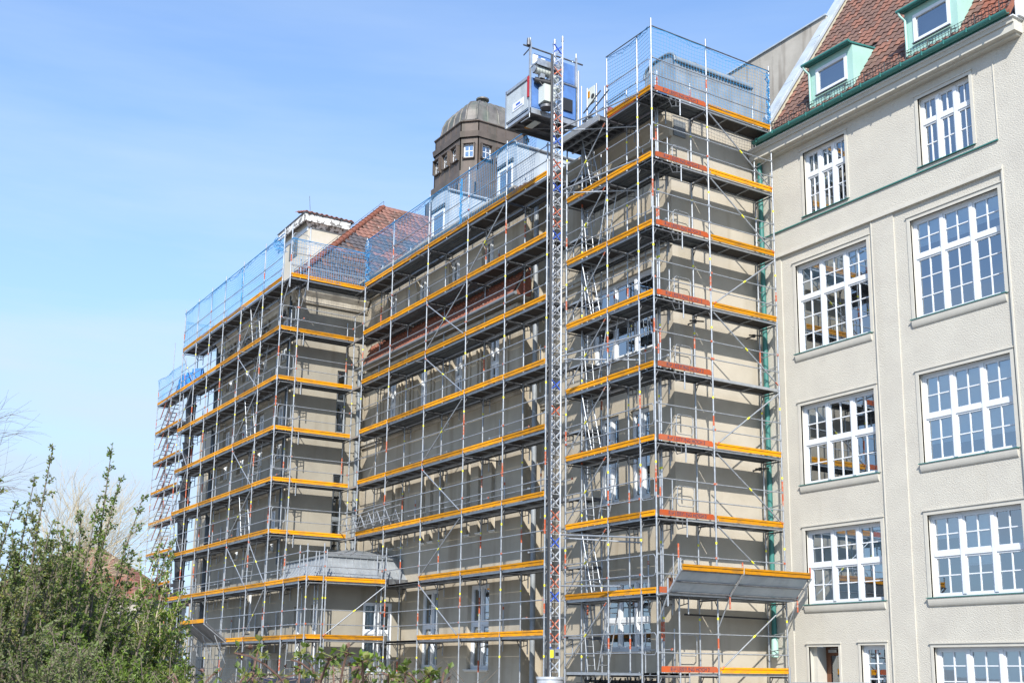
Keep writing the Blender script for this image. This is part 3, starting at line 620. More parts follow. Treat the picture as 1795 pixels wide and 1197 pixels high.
# gabled box dormer with peeling fascia
BU, BV, BT_ = -24.15, -.5, 20.0; BL = -27.0
BX = MB(); BX.poly([Vector((BU, BV, 16.5)), Vector((BU, BV, BT_)), Vector((BL, BV, BT_)), Vector((BL, BV, 16.5))], (0, 2.2, 0), 'cream')
bx = BX.build('roof_box', GB)
mb = MB(); mb.poly([Vector((BU+.28, BV-.28, BT_-.2)), Vector((BU+.28, BV-.28, BT_+.16)), Vector((BU+.28, BV+1.95, BT_+.16)), Vector((BU+.28, BV+1.95, BT_-.2))], (-.08, 0, 0), 'peel'); mb.box(PU(BV-.28), BL-.2, BU+.2, 0, .08, BT_-.2, BT_+.16, 'peel')
mb.poly([Vector((BU+.2, BV-.2, BT_-.15)), Vector((BU, BV, BT_-.35)), Vector((BU, BV+1.95, BT_-.35)), Vector((BU+.2, BV+1.95, BT_-.15))], (0, 0, -.03), 'peel'); mb.box(PU(BV-.02), BL, BU+.02, -.0, .03, BT_-.55, BT_-.35, 'white'); mb.build('fascia', bx)
mb = MB(); tile_roof(mb, (BU+.33, BV-.3, BT_+.17), (0, 1, 0), Vector((-1, 0, .3)), 2.4, 1.4, lambda x, y: True, [('tile_r', .8), ('tile_b', 0), ('tile_r', 0)], tw=.24, th=.34, amp=.06, seed=4)
mb.poly([Vector((BU+.33, BV-.32, BT_+.15)), Vector((BU+.33, BV+2.1, BT_+.15)), Vector((BL-.2, BV+2.1, BT_+.2)), Vector((BL-.2, BV-.32, BT_+.1))], (0, 0, .04), 'steel_dark'); mb.build('roof_box_tiles', bx, fix=False)
mb = MB(); mb.box(PU(BV), BL+.7, BL+1.7, -.02, 0, 18.6, 19.4, 'dark'); mb.build('dark_opening', bx)
mb = MB(); mb.tube((BU+.2, BV, BT_+.2), (BU, BV, BT_+1.1), .012, 'steel_dark', 4); mb.build('lightning_rod', bx)
mb = MB(); mb.tube((-20.2, 1.4, 16.0), (-20.2, 1.4, 16.7), .07, 'zinc', 8); mb.tube((-20.2, 1.4, 16.7), (-20.2, 1.4, 16.9), .12, 'zinc', 8, .02); mb.build('roof_vent', GB)
# porch zinc roof, flared
mb = MB()
def loft(rings, k):
    vs = [v for r_ in rings for v in r_]; n_ = len(rings[0]); fs = []
    for j in range(len(rings)-1):
        for i in range(n_-1): fs.append((j*n_+i, j*n_+i+1, (j+1)*n_+i+1, (j+1)*n_+i))
    mb.add(vs, fs, k)
u1, v1 = -15.55, -2.75
rings = []
for t in range(7):
    s = t/6; d_ = .42*(1-(1-s)**2.2); z = 3.28+.74*s
    rings.append([Vector((-19.88, v1+d_, z)), Vector((u1-d_, v1+d_, z)), Vector((u1-d_, .7, z))])
loft(rings, 'zinc_p')
for r0 in range(1):
    for i in range(14):
        for side in (0, 1):
            pts = []
            for t in range(7):
                s = t/6; d_ = .42*(1-(1-s)**2.2); z = 3.29+.74*s
                p = Vector((u1-d_, v1+.35+i*.28+ (0 if i else .02), z)) if side == 0 else Vector((max(-19.8, u1-.45-i*.33), v1+d_, z))
                if side == 0 and p.y > .65: continue
                pts.append(p+Vector((.012, -.012, .0)))
            if len(pts) > 1: mb.path(pts, .017, 'alu', 4)
mb.build('porch_roof_skirt', GB, fix=False)
mb = MB(); e = u1-.36; f_ = v1+.36
mb.poly([Vector((e, f_, 4.0)), Vector((e, .7, 4.0)), Vector((-19.88, .7, 4.0)), Vector((-19.88, f_, 4.0))], (0, 0, .05), 'zinc_d')
ap = [Vector((e, f_, 4.05)), Vector((e, .7, 4.05)), Vector((-17.6, .7, 4.45)), Vector((-17.6, -.9, 4.45)), Vector((-19.88, -.9, 4.45)), Vector((-19.88, f_, 4.05))]
mb.add(ap, [(0, 1, 2, 3), (0, 3, 4, 5)], 'zinc_d'); mb.add([Vector((-17.6, -.9, 4.45)), Vector((-17.6, .7, 4.45)), Vector((-19.88, .7, 4.45)), Vector((-19.88, -.9, 4.45))], [(0, 1, 2, 3)], 'zinc_d')
for i in range(1, 7): mb.tube((e, f_+i*.45, 4.06), (-17.6, min(.65, -.9+i*.25), 4.47), .015, 'alu', 4)
mb.build('porch_roof_top', GB, fix=False)
mb = MB(); mb.poly([Vector((-15.45, -2.85, 3.05)), Vector((-15.45, .7, 3.05)), Vector((-15.45, .7, 3.27)), Vector((-15.45, -2.85, 3.27))], (-.5, 0, 0), 'steel_dark'); mb.box(PU(-2.85), -19.88, -15.96, 0, .5, 3.05, 3.27, 'steel_dark'); mb.build('porch_eave', GB)
# entrance portal of the far block
mb = MB(); PP = PU(-2.43)
for u in (-22.6, -21.4, -20.2): mb.box(PP, u-.16, u+.16, -.25, 0, GZ, .35, 'mould')
mb.box(PP, -22.8, -20.0, -.32, 0, .35, .6, 'mould')
mb.path([(-21.4+.75*math.cos(math.pi*t/10), -2.6, .95+.75*math.sin(math.pi*t/10)) for t in range(11)], .05, 'pipe', 6)
mb.build('entrance_portal', GB)
# drainpipes
pipe_part(GB, 'drainpipe', [(-7.35, .95, 15.6), (-7.35, .95, GZ)], .085, 'zinc_p')
pipe_part(GB, 'drainpipe', [(-7.05, 1.3, 15.6), (-7.05, 1.3, GZ)], .07, 'zinc_d')
pipe_part(GB, 'drainpipe', [(-30.0, -2.3, 15.0), (-30.0, -2.3, GZ)], .16, 'pipe')
pipe_part(GB, 'drainpipe', [(-19.6, .3, 12.0), (-19.6, .3, 4.0)], .1, 'zinc_d')
pipe_part(GB, 'drainpipe', [(-20.3, -2.55, 15.0), (-20.3, -2.55, 4.0)], .06, 'pipe')

# ============================================================ COPPER TOWER
TW = thing('copper_tower', 'brown copper clad tower with chamfered corners, small white windows and domed roof', 'tower', (-29.8, 11.7, GZ))
tc_ = Vector((-29.92, 11.82)); 
def ring(h, ch, z): # chamfered square, h half side, ch chamfer
    c_ = h-ch; pts = [(h, -c_), (h, c_), (c_, h), (-c_, h), (-h, c_), (-h, -c_), (-c_, -h), (c_, -h)]
    return [Vector((tc_.x+x, tc_.y+y, z)) for x, y in pts]
def tower_loft(mb, rings, k, smooth=False):
    n_ = 8
    vs = [v for r_ in rings for v in r_]
    mb.add(vs, [(j*n_+i, j*n_+(i+1) % n_, (j+1)*n_+(i+1) % n_, (j+1)*n_+i) for j in range(len(rings)-1) for i in range(n_)], k, smooth)
    mb.add(rings[-1], [tuple(range(n_))], k)
HS = 2.17; CH = .7
zb = 26.65
mb = MB()
tower_loft(mb, [ring(2.5, .7, 15), ring(2.5, .7, zb-1.1), ring(2.42, .7, zb-1.0), ring(HS+.12, .65, zb-1.2), ring(HS+.12, .65, zb-.25), ring(HS, CH, zb-.2), ring(HS, CH, zb+1.72)], 'copper')
tower_loft(mb, [ring(HS+.08, CH, zb+1.72), ring(HS+.12, CH, zb+2.03), ring(HS-.02, CH, zb+2.08), ring(HS-.02, CH, zb+2.62), ring(HS+.06, CH, zb+2.65), ring(HS+.06, CH, zb+2.7)], 'copper')
for i in range(8):
    for zz0, zz1, hh in ((zb-.2, zb+1.72, HS), (zb+2.08, zb+2.62, HS-.02), (18, zb-1.1, 2.5)):
        r0 = ring(hh, CH if hh < 2.4 else .7, zz0); a, b = r0[i], r0[(i+1) % 8]; n_ = max(1, int((b-a).length/.55))
        for j in range(n_+1):
            p = a.lerp(b, j/n_); mb.tube(p, (p.x, p.y, zz1), .03, 'copper', 4)
mb.build('tower_body', TW, fix=False)
mb = MB(); rr_ = []
for t in range(9):
    s = t/8
    h_ = .86*[2.5, 2.2, 2.12, 2.06, 1.88, 1.52, 1.05, .6, .25][t]; z_ = zb+2.7+.94*[0, .22, .5, .9, 1.3, 1.7, 2.0, 2.18, 2.26][t]
    rr_.append(ring(h_, h_*.24, z_))
tower_loft(mb, rr_, 'dome')
for i in range(8):
    n_ = 4 if i % 2 == 0 else 1
    for j in range(n_):
        pts = [r_[i].lerp(r_[(i+1) % 8], j/n_) for r_ in rr_]; mb.path(pts, .055, 'dome', 5)
mb.build('dome', TW, fix=False)
mb = MB(); p = Vector((tc_.x, tc_.y, zb+4.75)); mb.tube(p, p+Vector((0, 0, .42)), .22, 'dome', 12, .18); mb.tube(p+Vector((0, 0, .42)), p+Vector((0, 0, .5)), .38, 'dome', 12); mb.tube(p+Vector((0, 0, .5)), p+Vector((0, 0, .66)), .3, 'mint', 12, .05); mb.build('finial', TW)
def tower_win(P, a):
    z0, z1 = zb+.52, zb+1.3; hw = .3
    mb = MB(); 
    for q in ((a-hw, a-hw+.07, z0, z1), (a+hw-.07, a+hw, z0, z1), (a-hw, a+hw, z0, z0+.07), (a-hw, a+hw, z1-.07, z1), (a-.02, a+.02, z0, z1), (a-hw, a+hw, (z0+z1)/2-.02, (z0+z1)/2+.02)): mb.box(P, q[0], q[1], -.025, -.005, q[2], q[3], 'white')
    mb.box(P, a-hw-.06, a+hw+.06, -.22, 0, z1, z1+.05, 'copper'); mb.box(P, a-hw-.06, a-hw, -.2, 0, z0, z1, 'copper'); mb.box(P, a+hw, a+hw+.05, -.2, 0, z0, z1, 'copper'); mb.box(P, a-hw-.05, a+hw+.05, -.12, 0, z0-.05, z0, 'copper')
    w_ = mb.build('window', TW); mb = MB(); mb.box(P, a-hw+.07, a+hw-.07, -.02, -.014, z0+.07, z1-.07, 'glass'); mb.box(P, a-hw, a+hw, -.01, -.004, z0, z1, 'dark'); mb.build('pane', w_)
for y in (-1.0, 0, 1.0):
    tower_win(PV(tc_.x+HS), tc_.y+y); tower_win(PU(tc_.y-HS), tc_.x+y)
cx = Vector((tc_.x+HS-CH/2, tc_.y-HS+CH/2, 0)); dr = Vector((1, 1, 0)).normalized(); nn = Vector((1, -1, 0)).normalized()
tower_win(lambda a, o, z: cx+dr*a*.95-nn*o+Vector((0, 0, z)), 0)
mb = MB(); tile_roof(mb, (-12.5, 7.0, 18.8), (1, 0, 0), Vector((0, .7, .7)), 5.5, 3.4, lambda x, y: True, [('tile_p', .5), ('tile_r', 0), ('tile_b', 0)], tw=.3, th=.36, seed=9)
mb.poly([Vector((-12.5, 7, 18.75)), Vector((-7, 7, 18.75)), Vector((-7, 9.4, 21.1)), Vector((-12.5, 9.4, 21.1))], (0, .1, -.1), 'tile_r'); mb.build('rear_roof', GB, fix=False)

# ============================================================ SCAFFOLDING
def standard(P, a, o, z0, z1, zj, seed):
    """vertical tube with collars, yellow stickers and worn orange bands"""
    rr = random.Random(seed); mb = MB(); mb.tube(P(a, o, z0), P(a, o, z1), .0245, 'steel', 8)
    for z in zj:
        if z0 < z < z1: mb.tube(P(a, o, z-.05), P(a, o, z+.05), .034, 'steel', 8)
        zz = z-.62
        if z0 < zz < z1-.1 and rr.random() < .7: mb.tube(P(a, o, zz), P(a, o, zz+.065), .0262, 'band_y', 8, cap=False)
        if rr.random() < .22 and z0 < zz-.45 < z1:
            mb.tube(P(a, o, zz-.42-rr.random()*.15), P(a, o, zz-.06), .0258, 'band_o', 8, cap=False)
        elif rr.random() < .2 and z+.9 < z1: mb.tube(P(a, o, z+.62), P(a, o, z+.9), .0258, 'band_o', 8, cap=False)
    return mb
def deck(P, a0, a1, o0, o1, z, kind):
    mb = MB(); a0 += .03; a1 -= .03
    if kind == 'ply':
        mb.box(P, a0, a1, o0, o0+.045, z-.075, z, 'alu'); mb.box(P, a0, a1, o1-.045, o1, z-.075, z, 'alu')
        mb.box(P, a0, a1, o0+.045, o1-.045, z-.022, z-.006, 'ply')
        n_ = max(2, round((a1-a0)/.75))
        for i in range(n_+1):
            x = a0+(a1-a0-.03)*i/n_; mb.box(P, x, x+.03, o0+.045, o1-.045, z-.06, z-.022, 'alu' if 0 < i < n_ else 'steel_dark')
    else:
        h = (o1-o0-.02)/2
        for q in (o0, o0+h+.02):
            mb.box(P, a0, a1, q, q+h, z-.016, z-.004, 'deck_steel')
            mb.box(P, a0, a1, q, q+.014, z-.07, z-.016, 'alu' if q == o0 else 'deck_steel'); mb.box(P, a0, a1, q+h-.014, q+h, z-.07, z-.016, 'deck_steel')
            for t in (.33, .66): mb.box(P, a0, a1, q+h*t-.02, q+h*t+.02, z-.03, z-.016, 'deck_steel')
            mb.box(P, a0, a0+.02, q+.02, q+h-.02, z-.06, z-.016, 'steel_dark'); mb.box(P, a1-.02, a1, q+.02, q+h-.02, z-.06, z-.016, 'steel_dark')
            k_ = int((a1-a0)/.09)
            for i in range(k_):       # perforated flange: light-coloured punched holes
                if (i//5) % 3 == 1: x = a0+.05+i*.09; mb.box(P, x, x+.03, q+h-.012, q+h-.001, z-.0715, z-.0705, 'alu')
    return mb
def toe(P, a0, a1, z, seed=0, o=0):
    mb = MB(); a0 += .035; a1 -= .035
    mb.box(P, a0, a1, o-.033, o-.003, z+.005, z+.055, 'yellow'); mb.box(P, a0, a1, o-.026, o-.006, z+.055, z+.105, 'yellow'); mb.box(P, a0, a1, o-.042, o, z+.105, z+.155, 'yellow')
    mb.box(P, a0+.004, a0+.03, o-.0445, o+.002, z+.01, z+.06, 'steel'); return mb
def rail(P, a0, a1, o, z, seed=0):
    mb = MB(); mb.tube(P(a0, o, z), P(a1, o, z), .017, 'steel', 6)
    rr = random.Random(int(a0*977+z*131+seed))
    for a in (a0+.03, a1-.03): mb.box(P, a-.025, a+.025, o-.03, o+.012, z-.02, z+.035, 'band_o' if rr.random() < .25 else 'steel')
    return mb
def bracket(P, a, o, z, ext):
    """transom under the deck, with a short inner console that carries the board next to the wall"""
    mb = MB(); mb.tube(P(a, 0, z-.1), P(a, o, z-.1), .022, 'steel_dark', 6); mb.tube(P(a, 0, z-.32), P(a, .0+.12, z-.1), .014, 'steel_dark', 5)
    mb.tube(P(a, o, z-.32), P(a, o-.12, z-.1), .014, 'steel_dark', 5)
    if ext:
        mb.tube(P(a, o, z-.1), P(a, o+ext, z-.1), .02, 'steel_dark', 6); mb.tube(P(a, o+ext, z+.02), P(a, o+ext, z-.5), .02, 'steel', 6)
        mb.tube(P(a, o, z-.3), P(a, o+ext, z-.22), .014, 'steel_dark', 5); mb.tube(P(a, o+ext*.5, z-.1), P(a, o+ext*.5, z-.27), .012, 'steel_dark', 5)
    return mb
def guard_frame(P, a, o0, o1, z):
    """rounded closing frame across the end of a deck, or beside a wall"""
    mb = MB(); r = .08; mb.path([P(a, o0, z+.95), P(a, o1-r, z+.95), P(a, o1, z+.95-r), P(a, o1, z+.5+r), P(a, o1-r, z+.5), P(a, o0, z+.5)], .014, 'steel', 6); return mb
def guard_frame_a(P, o, a0, a1, z):
    mb = MB(); r = .07; mb.path([P(a0+r, o, z+1.0), P(a1-r, o, z+1.0), P(a1, o, z+1.0-r), P(a1, o, z+.45+r), P(a1-r, o, z+.45), P(a0+r, o, z+.45), P(a0, o, z+.45+r), P(a0, o, z+1.0-r), P(a0+r, o, z+1.0)], .013, 'steel', 6); return mb
def brace(P, a0, z0, a1, z1, o=-.04, r=.021):
    mb = MB(); p, q = P(a0, o, z0), P(a1, o, z1); mb.tube(p, q, r, 'steel', 6); m_ = p.lerp(q, .5); d_ = (q-p).normalized()*.06
    mb.tube(m_-d_, m_+d_, r+.002, 'band_y', 6, cap=False); mb.tube(p, p+d_*2.2, r+.001, 'band_o', 6, cap=False); return mb
def ladder(P, a0, z0, a1, z1, o, w_=.34, rungs=7):
    mb = MB()
    for s in (0, w_): mb.tube(P(a0, o+s, z0), P(a1, o+s, z1), .018, 'alu', 6)
    for i in range(rungs):
        t = (i+.5)/rungs; a = a0+(a1-a0)*t; z = z0+(z1-z0)*t; mb.tube(P(a, o, z), P(a, o+w_, z), .013, 'alu', 6)
    return mb
def anchor(P, a, o0, o1, z):
    mb = MB(); mb.tube(P(a, o0, z), P(a, o1, z), .024, 'steel_dark', 6); mb.tube(P(a, o0+.1, z-.04), P(a, o0+.1, z+.05), .05, 'steel_dark', 6); return mb
def net(P, a0, a1, z0, z1, o, seed=0):
    mb = MB(); rr = random.Random(seed); s = .105; ph = rr.random()*6
    def pt(a, z):
        t = (a-a0)/(a1-a0); h = (z-z0)/(z1-z0)
        sag = .05*math.sin(t*math.pi*max(1, round((a1-a0)/2.4)))**2*h
        return P(a+.03*math.sin(z*2.3+a+ph), o+.06*math.sin(a*1.7+ph)*math.sin(z*2+ph)+.05*math.sin(h*math.pi), z-sag+.02*math.sin(a*3.1+ph))
    na = int((a1-a0)/s); nz_ = int((z1-z0)/s)
    for i in range(na+1):
        a = a0+(a1-a0)*i/na; pts = [pt(a, z0+(z1-z0)*j/5) for j in range(6)]
        for p, q in zip(pts, pts[1:]): mb.tube(p, q, .0042, 'net', 3, cap=False)
    k_ = max(2, int((a1-a0)/.5))
    for j in range(nz_+1):
        z = z0+(z1-z0)*j/nz_; pts = [pt(a0+(a1-a0)*i/k_, z) for i in range(k_+1)]
        for p, q in zip(pts, pts[1:]): mb.tube(p, q, .0042 if j < nz_ else .011, 'net', 3, cap=False)
    # gathered slack along the top cord
    z = z1-.04; a = a0
    while a < a1-.1:
        b = min(a1, a+rr.uniform(.08, .2)); mb.tube(pt(a, z1-rr.uniform(0, .14)), pt(b, z1-rr.uniform(0, .14)), .007, 'net', 3, cap=False); a = b-.02
    return mb
def bunch(P, a, o, z0, z1, seed, wd=.06):
    mb = MB(); rr = random.Random(seed)
    for s in range(7):
        pts = []; z = z0
        while z < z1: pts.append(P(a+rr.uniform(-wd, wd), o+rr.uniform(-wd, wd), z)); z += rr.uniform(.05, .14)
        mb.path(pts, .009, 'net', 3)
    return mb

def short_post(P, a, o, z):
    mb = MB(); mb.tube(P(a, o, z-.4), P(a, o, z+1.15), .02, 'steel', 6); mb.tube(P(a, o, z+.9), P(a, o, z+1.0), .027, 'band_o' if random.Random(int(a*31+z)).random() < .5 else 'steel', 6); return mb
def run(S, P, cols, zs, wdt=.73, ext=0, z_top=None, kind=lambda i, z: 'ply', toe_f=lambda i, z: 'y', rail_f=lambda i, z: True, deck_f=lambda i, z: True,
        inner=True, skip_cols=(), ground=GZ, st_top=None, inner_cols=True, rails=(.5, 1.0), seed=0, inner_rail=False):
    for ci, a in enumerate(cols):
        if ci in skip_cols: continue
        tp = (st_top or {}).get(ci, z_top)
        S.add('standard', standard(P, a, 0, ground, tp, zs, seed*100+ci), P(a, 0, (ground+tp)/2))
        if inner and not (seed == 1 and ci == 0): S.add('standard', standard(P, a, wdt, ground, min(tp, zs[-1]+1.1), zs, seed*100+50+ci), P(a, wdt, (ground+tp)/2))
    for z in zs:
        for ci, a in enumerate(cols):
            if ci in skip_cols: continue
            S.add('bracket', bracket(P, a, wdt, z, ext), P(a, 0, z))
        for i in range(len(cols)-1):
            a0, a1 = cols[i], cols[i+1]; lo, hi = min(a0, a1), max(a0, a1); mid = P((a0+a1)/2, 0, z)
            if deck_f(i, z):
                S.add('deck', deck(P, lo, hi, .03, wdt-.03, z, kind(i, z)), mid)
                if ext: S.add('deck', deck(P, lo, hi, wdt+.03, wdt+ext-.0, z-.004, 'steel'), mid)
            t = toe_f(i, z)
            if t == 'y': S.add('toe_board', toe(P, lo, hi, z), mid)
            elif t == 'o': S.add('lettered_toe_board', lettered(P, lo, hi, z), mid)
            if rail_f(i, z):
                for h in rails: S.add('guard_rail', rail(P, lo, hi, .0, z+h, i), P((a0+a1)/2, 0, z+h))
                if ext and z < zs[-1] and random.Random(int(i*7+z*3+seed)).random() < .55:
                    S.add('short_post', short_post(P, lo+(hi-lo)*random.Random(int(i+z*5)).uniform(.15, .5), wdt+ext, z), mid); S.add('inner_rail', rail(P, lo, hi, wdt+ext, z+.6, i+9), mid)
                if inner_rail and z < zs[-1]: S.add('inner_rail', rail(P, lo, hi, wdt+.02, z+.95, i+9), P((a0+a1)/2, wdt, z+h))
def lettered(P, a0, a1, z):
    mb = MB(); a0 += .09; a1 -= .07; c = .05; k = .0
    pr = [(a0, z+.02), (a1, z+.02), (a1, z+.17-c), (a1-c, z+.17), (a0+c*.6, z+.17), (a0, z+.17-c*.5)]
    mb.poly([P(a, -.012, q) for a, q in pr], P(0, -.024, 0)-P(0, 0, 0), 'orange')
    mb.after = [lambda o: letters(o, P, (a0+a1)/2, z+.095, a1-a0)]
    return mb
_txt = {}
def letters(board, P, a, z, wd):
    if 'm' not in _txt:
        cu = bpy.data.curves.new('lettering', 'FONT'); cu.body = 'Ro\u00b2 LEISTUNG HOCH 2'; cu.size = 1; cu.extrude = .01; cu.offset = .012; cu.align_x = 'CENTER'; cu.align_y = 'CENTER'
        o = bpy.data.objects.new('lettering', cu); C.objects.link(o); dg = bpy.context.evaluated_depsgraph_get(); dg.update()
        me = bpy.data.meshes.new_from_object(o.evaluated_get(dg)); bpy.data.objects.remove(o); me.materials.clear(); me.materials.append(M['ink'])
        xs = [v.co.x for v in me.vertices]; ww = max(xs)-min(xs); s = 1.3/ww
        ys = [v.co.y for v in me.vertices]; cy_ = (max(ys)+min(ys))/2
        for v in me.vertices: v.co = Vector((v.co.x*s, (v.co.y-cy_)*.1/(max(ys)-min(ys)), v.co.z*.3))
        _txt['m'] = me
    o = bpy.data.objects.new('lettering', _txt['m']); C.objects.link(o); o.parent = board
    x = (P(1, 0, 0)-P(0, 0, 0)); n_ = (P(0, -1, 0)-P(0, 0, 0)); m_ = Matrix((x, Vector((0, 0, 1)), n_)).transposed().to_4x4(); m_.translation = P(a, -.038, z)
    o.matrix_local = m_

# ---- near block scaffold -------------------------------------------------
RS = thing('facade_scaffold', 'steel scaffold with orange lettered boards round the near corner beside the white building', 'scaffolding', (0, 0, GZ))
S = Parts(RS); P0 = PU(0); Pe = PV(0)
zr = [2.0*k for k in range(9)]
CL = [0, -.65, -2.1, -4.17]
run(S, P0, CL, zr, ext=.3, z_top=18.2, st_top={0: 18.2, 1: 17.95, 2: 17.9, 3: 15.6}, kind=lambda i, z: 'steel' if i < 2 else 'ply',
    toe_f=lambda i, z: 'y' if z > 0 and not (i == 2 and z > 15) else None, rail_f=lambda i, z: not (i == 2 and z > 15) and i > 0, seed=1,
    deck_f=lambda i, z: not (i == 2 and z > 15))
for z in zr: S.add('guard_frame', guard_frame_a(P0, 0, -.62, -.06, z), P0(-.3, 0, z))
CE = [0, 2.04, 4.56]
def kE(i, z): return 'steel' if i == 0 or z == 6 else 'ply'
run(S, Pe, [0, 2.04, 4.56], zr, z_top=18.2, st_top={0: 18.2, 1: 18.2, 2: 18.1}, kind=kE, skip_cols=(0,), seed=2,
    toe_f=lambda i, z: ('o' if i == 0 else (None if z == 8 else 'y')) if z != 2 else None, rail_f=lambda i, z: True, deck_f=lambda i, z: True,
    rails=(.5, 1.0))
# bits behind the end deck: inner corner posts, short posts and closing frames by the wall
for z in zr[:-1]:
    S.add('short_post', (lambda m_: (m_.tube(Pe(1.15, .73, z-.35), Pe(1.15, .73, z+1.15), .02, 'steel', 6), m_)[1])(MB()), Pe(1.15, .7, z))
    S.add('guard_frame', guard_frame_a(Pe, .76, 1.35, 1.95, z), Pe(1.6, .7, z))
    for q in (.62, 1.05): S.add('end_tie', (lambda m_: (m_.path([Pe(4.56, .73, z+q+.08), Pe(4.56, .6, z+q), Pe(4.56, .05, z+q+.06)], .013, 'steel', 6), m_)[1])(MB()), Pe(4.5, .3, z))
S.add('standard', standard(PU(.73), -.73, 0, GZ, 17.1, zr, 77), PU(.73)(-.73, 0, 8)); S.add('standard', standard(PU(.73), 0, -.01, GZ, 3, zr, 78), PU(.73)(0, 0, 1))
# end face braces in the second bay, alternating
for k in range(8):
    z = 2*k
    if k in (1, 3, 5, 7)[:0]: pass
    up_ = {0: 1, 1: 0, 2: 0, 3: 1, 4: 0, 5: 1, 6: 0, 7: 0}[k]
    a0, a1 = (2.1, 4.5) if up_ else (4.5, 2.1)
    if k == 2: a0, a1 = 4.5, 2.1
    S.add('brace', brace(Pe, a0, z+.1, a1, z+1.85, -.03), Pe(3, 0, z))
for k in range(8): S.add('brace', brace(P0, -2.15, 2*k+1.85, -4.1, 2*k+.15, -.035), P0(-3, 0, 2*k))
# ladders zig-zag in the long bay
for k in range(8):
    z = 2*k
    if k % 2: S.add('ladder', ladder(P0, -3.55, z+2, -3.0, z+.05, .12), P0(-3, 0, z))
    else: S.add('ladder', ladder(P0, -2.2, z+2, -2.75, z+.05, .12), P0(-3, 0, z))
    S.add('ladder', ladder(P0, -3.95, z+1.9, -3.7, z+.05, .45, .26), P0(-3.9, .4, z))
for z, v in ((9.75, 2.04), (9.7, 4.3), (5.75, 4.4)): S.add('wall_tie', anchor(Pe, v, .6, 1.0, z), Pe(v, 0, z)); S.add('wall_tie', (lambda m_: (m_.tube(Pe(v-.25, .62, z-.03), Pe(v+.3, .66, z+.05), .026, 'black', 6), m_)[1])(MB()), Pe(v, 0, z))
m_ = MB(); m_.tube(Pe(1.45, .66, 1.53), Pe(4.5, .66, 1.5), .026, 'black', 6); S.add('wall_tie', m_, Pe(2, 0, 1.5))
# tubes tying the hoist mast to the scaffold
for z in (16.0, 14.0, 8.9, 3.75, 2.35):
    if z > 3:
        m_ = MB(); m_.tube((-3.35, -.73, z), (-.45, -.12, z+.05 if z > 4 else z-.3), .024, 'alu', 6); S.add('mast_tie', m_, (-2, -.4, z))
        m_ = MB(); m_.tube((-3.3, -.68, z-.1), (-1.55, .75, z-.28), .024, 'steel', 6); S.add('mast_tie', m_, (-2, .4, z))
    else:
        m_ = MB(); m_.tube((-3.7, -.73, z), (-1.5, -.05, z-.1), .024, 'steel', 6); S.add('mast_tie', m_, (-2, -.4, z))
# tilted catch platform at the second lift of the end face
m_ = MB(); a0, am, a1 = .02, 2.1, 4.5
def TP(a, s, n_=0): return Vector((.45+.5*s-n_*.5, a, 2.02+.52*s+n_*.7))
for l, r_ in ((a0, am-.03), (am+.03, a1)):
    for s0, s1 in ((0, .48), (.52, 1)):
        m_.add([TP(l, s0), TP(r_, s0), TP(r_, s1), TP(l, s1)]+[TP(l, s0, .05), TP(r_, s0, .05), TP(r_, s1, .05), TP(l, s1, .05)], [(0, 1, 2, 3), (4, 5, 6, 7), (0, 1, 5, 4), (2, 3, 7, 6), (0, 3, 7, 4), (1, 2, 6, 5)], 'zinc')
    for s in (0, .5, 1): m_.tube(TP(l, s, -.03), TP(r_, s, -.03), .02, 'steel_dark', 5)
catch = S.add('catch_platform', m_, (0, 2, 2))
m_ = MB()
for l, r_ in ((a0, am-.03), (am+.03, a1)):
    m_.box(lambda a, o, z: Vector((.97-o, a, 2.53+z)), l, r_, -.03, 0, 0, .05, 'yellow'); m_.box(lambda a, o, z: Vector((.97-o, a, 2.53+z)), l, r_, -.02, 0, .05, .1, 'yellow'); m_.box(lambda a, o, z: Vector((.97-o, a, 2.53+z)), l, r_, -.04, 0, .1, .15, 'yellow')
S.add('catch_platform_board', m_, (0, 2, 2))
for a in (-.02, 2.07, 4.53):
    m_ = MB(); m_.tube(TP(a, -.02, -.05), TP(a, 1.05, -.05), .026, 'steel', 6); m_.tube((.45, a, 1.65), (.45, a, 2.35 if a < 4 else 2.1), .024, 'band_o' if a > 0 else 'steel', 6); m_.tube(TP(a, 1.02, 0), TP(a, 1.02, 0)+Vector((0, 0, .28)), .022, 'band_o' if a > 1 else 'steel', 6)
    m_.tube((0, a, 1.95), (.45, a, 1.97), .022, 'steel', 6); m_.tube((0, a, 1.2), (.42, a, 1.9), .018, 'steel', 6); S.add('catch_bracket', m_, (0, a, 2))
S.add('deck', deck(PV(.42), a0, a1, .02, .4, 2.0, 'steel'), (0, 2, 2)); m_ = MB(); m_.box(Pe, .06, .3, -.03, -.005, 2.02, 2.17, 'orange'); S.add('toe_board', m_, (0, 0, 2))
m_ = MB(); m_.box(PV(-.9), 1.05, 1.3, -.05, .0, 2.1, 2.5, 'wood'); S.add('leaning_board', m_, (0, 1, 2))
# nets
S.add('safety_net', net(P0, -2.1, -.02, 16.1, 17.92, -.03, 1), (-1, 0, 17)); S.add('safety_net', net(Pe, .02, 2.04, 16.1, 17.92, -.03, 2), (0, 1, 17)); S.add('safety_net', net(Pe, 2.04, 4.5, 16.1, 17.9, -.03, 3), (0, 3, 17))
S.add('net_bunch', bunch(Pe, 4.48, -.02, 16.2, 17.9, 4), (0, 4.5, 17))
for a0, a1, PP in ((-2.1, 0, P0), (0, 4.56, Pe)): m_ = MB(); m_.tube(PP(a0, -.03, 17.95), PP(a1, -.03, 17.93), .018, 'steel_dark', 6); S.add('net_rail', m_, PP(a0, 0, 17))
S.flush()
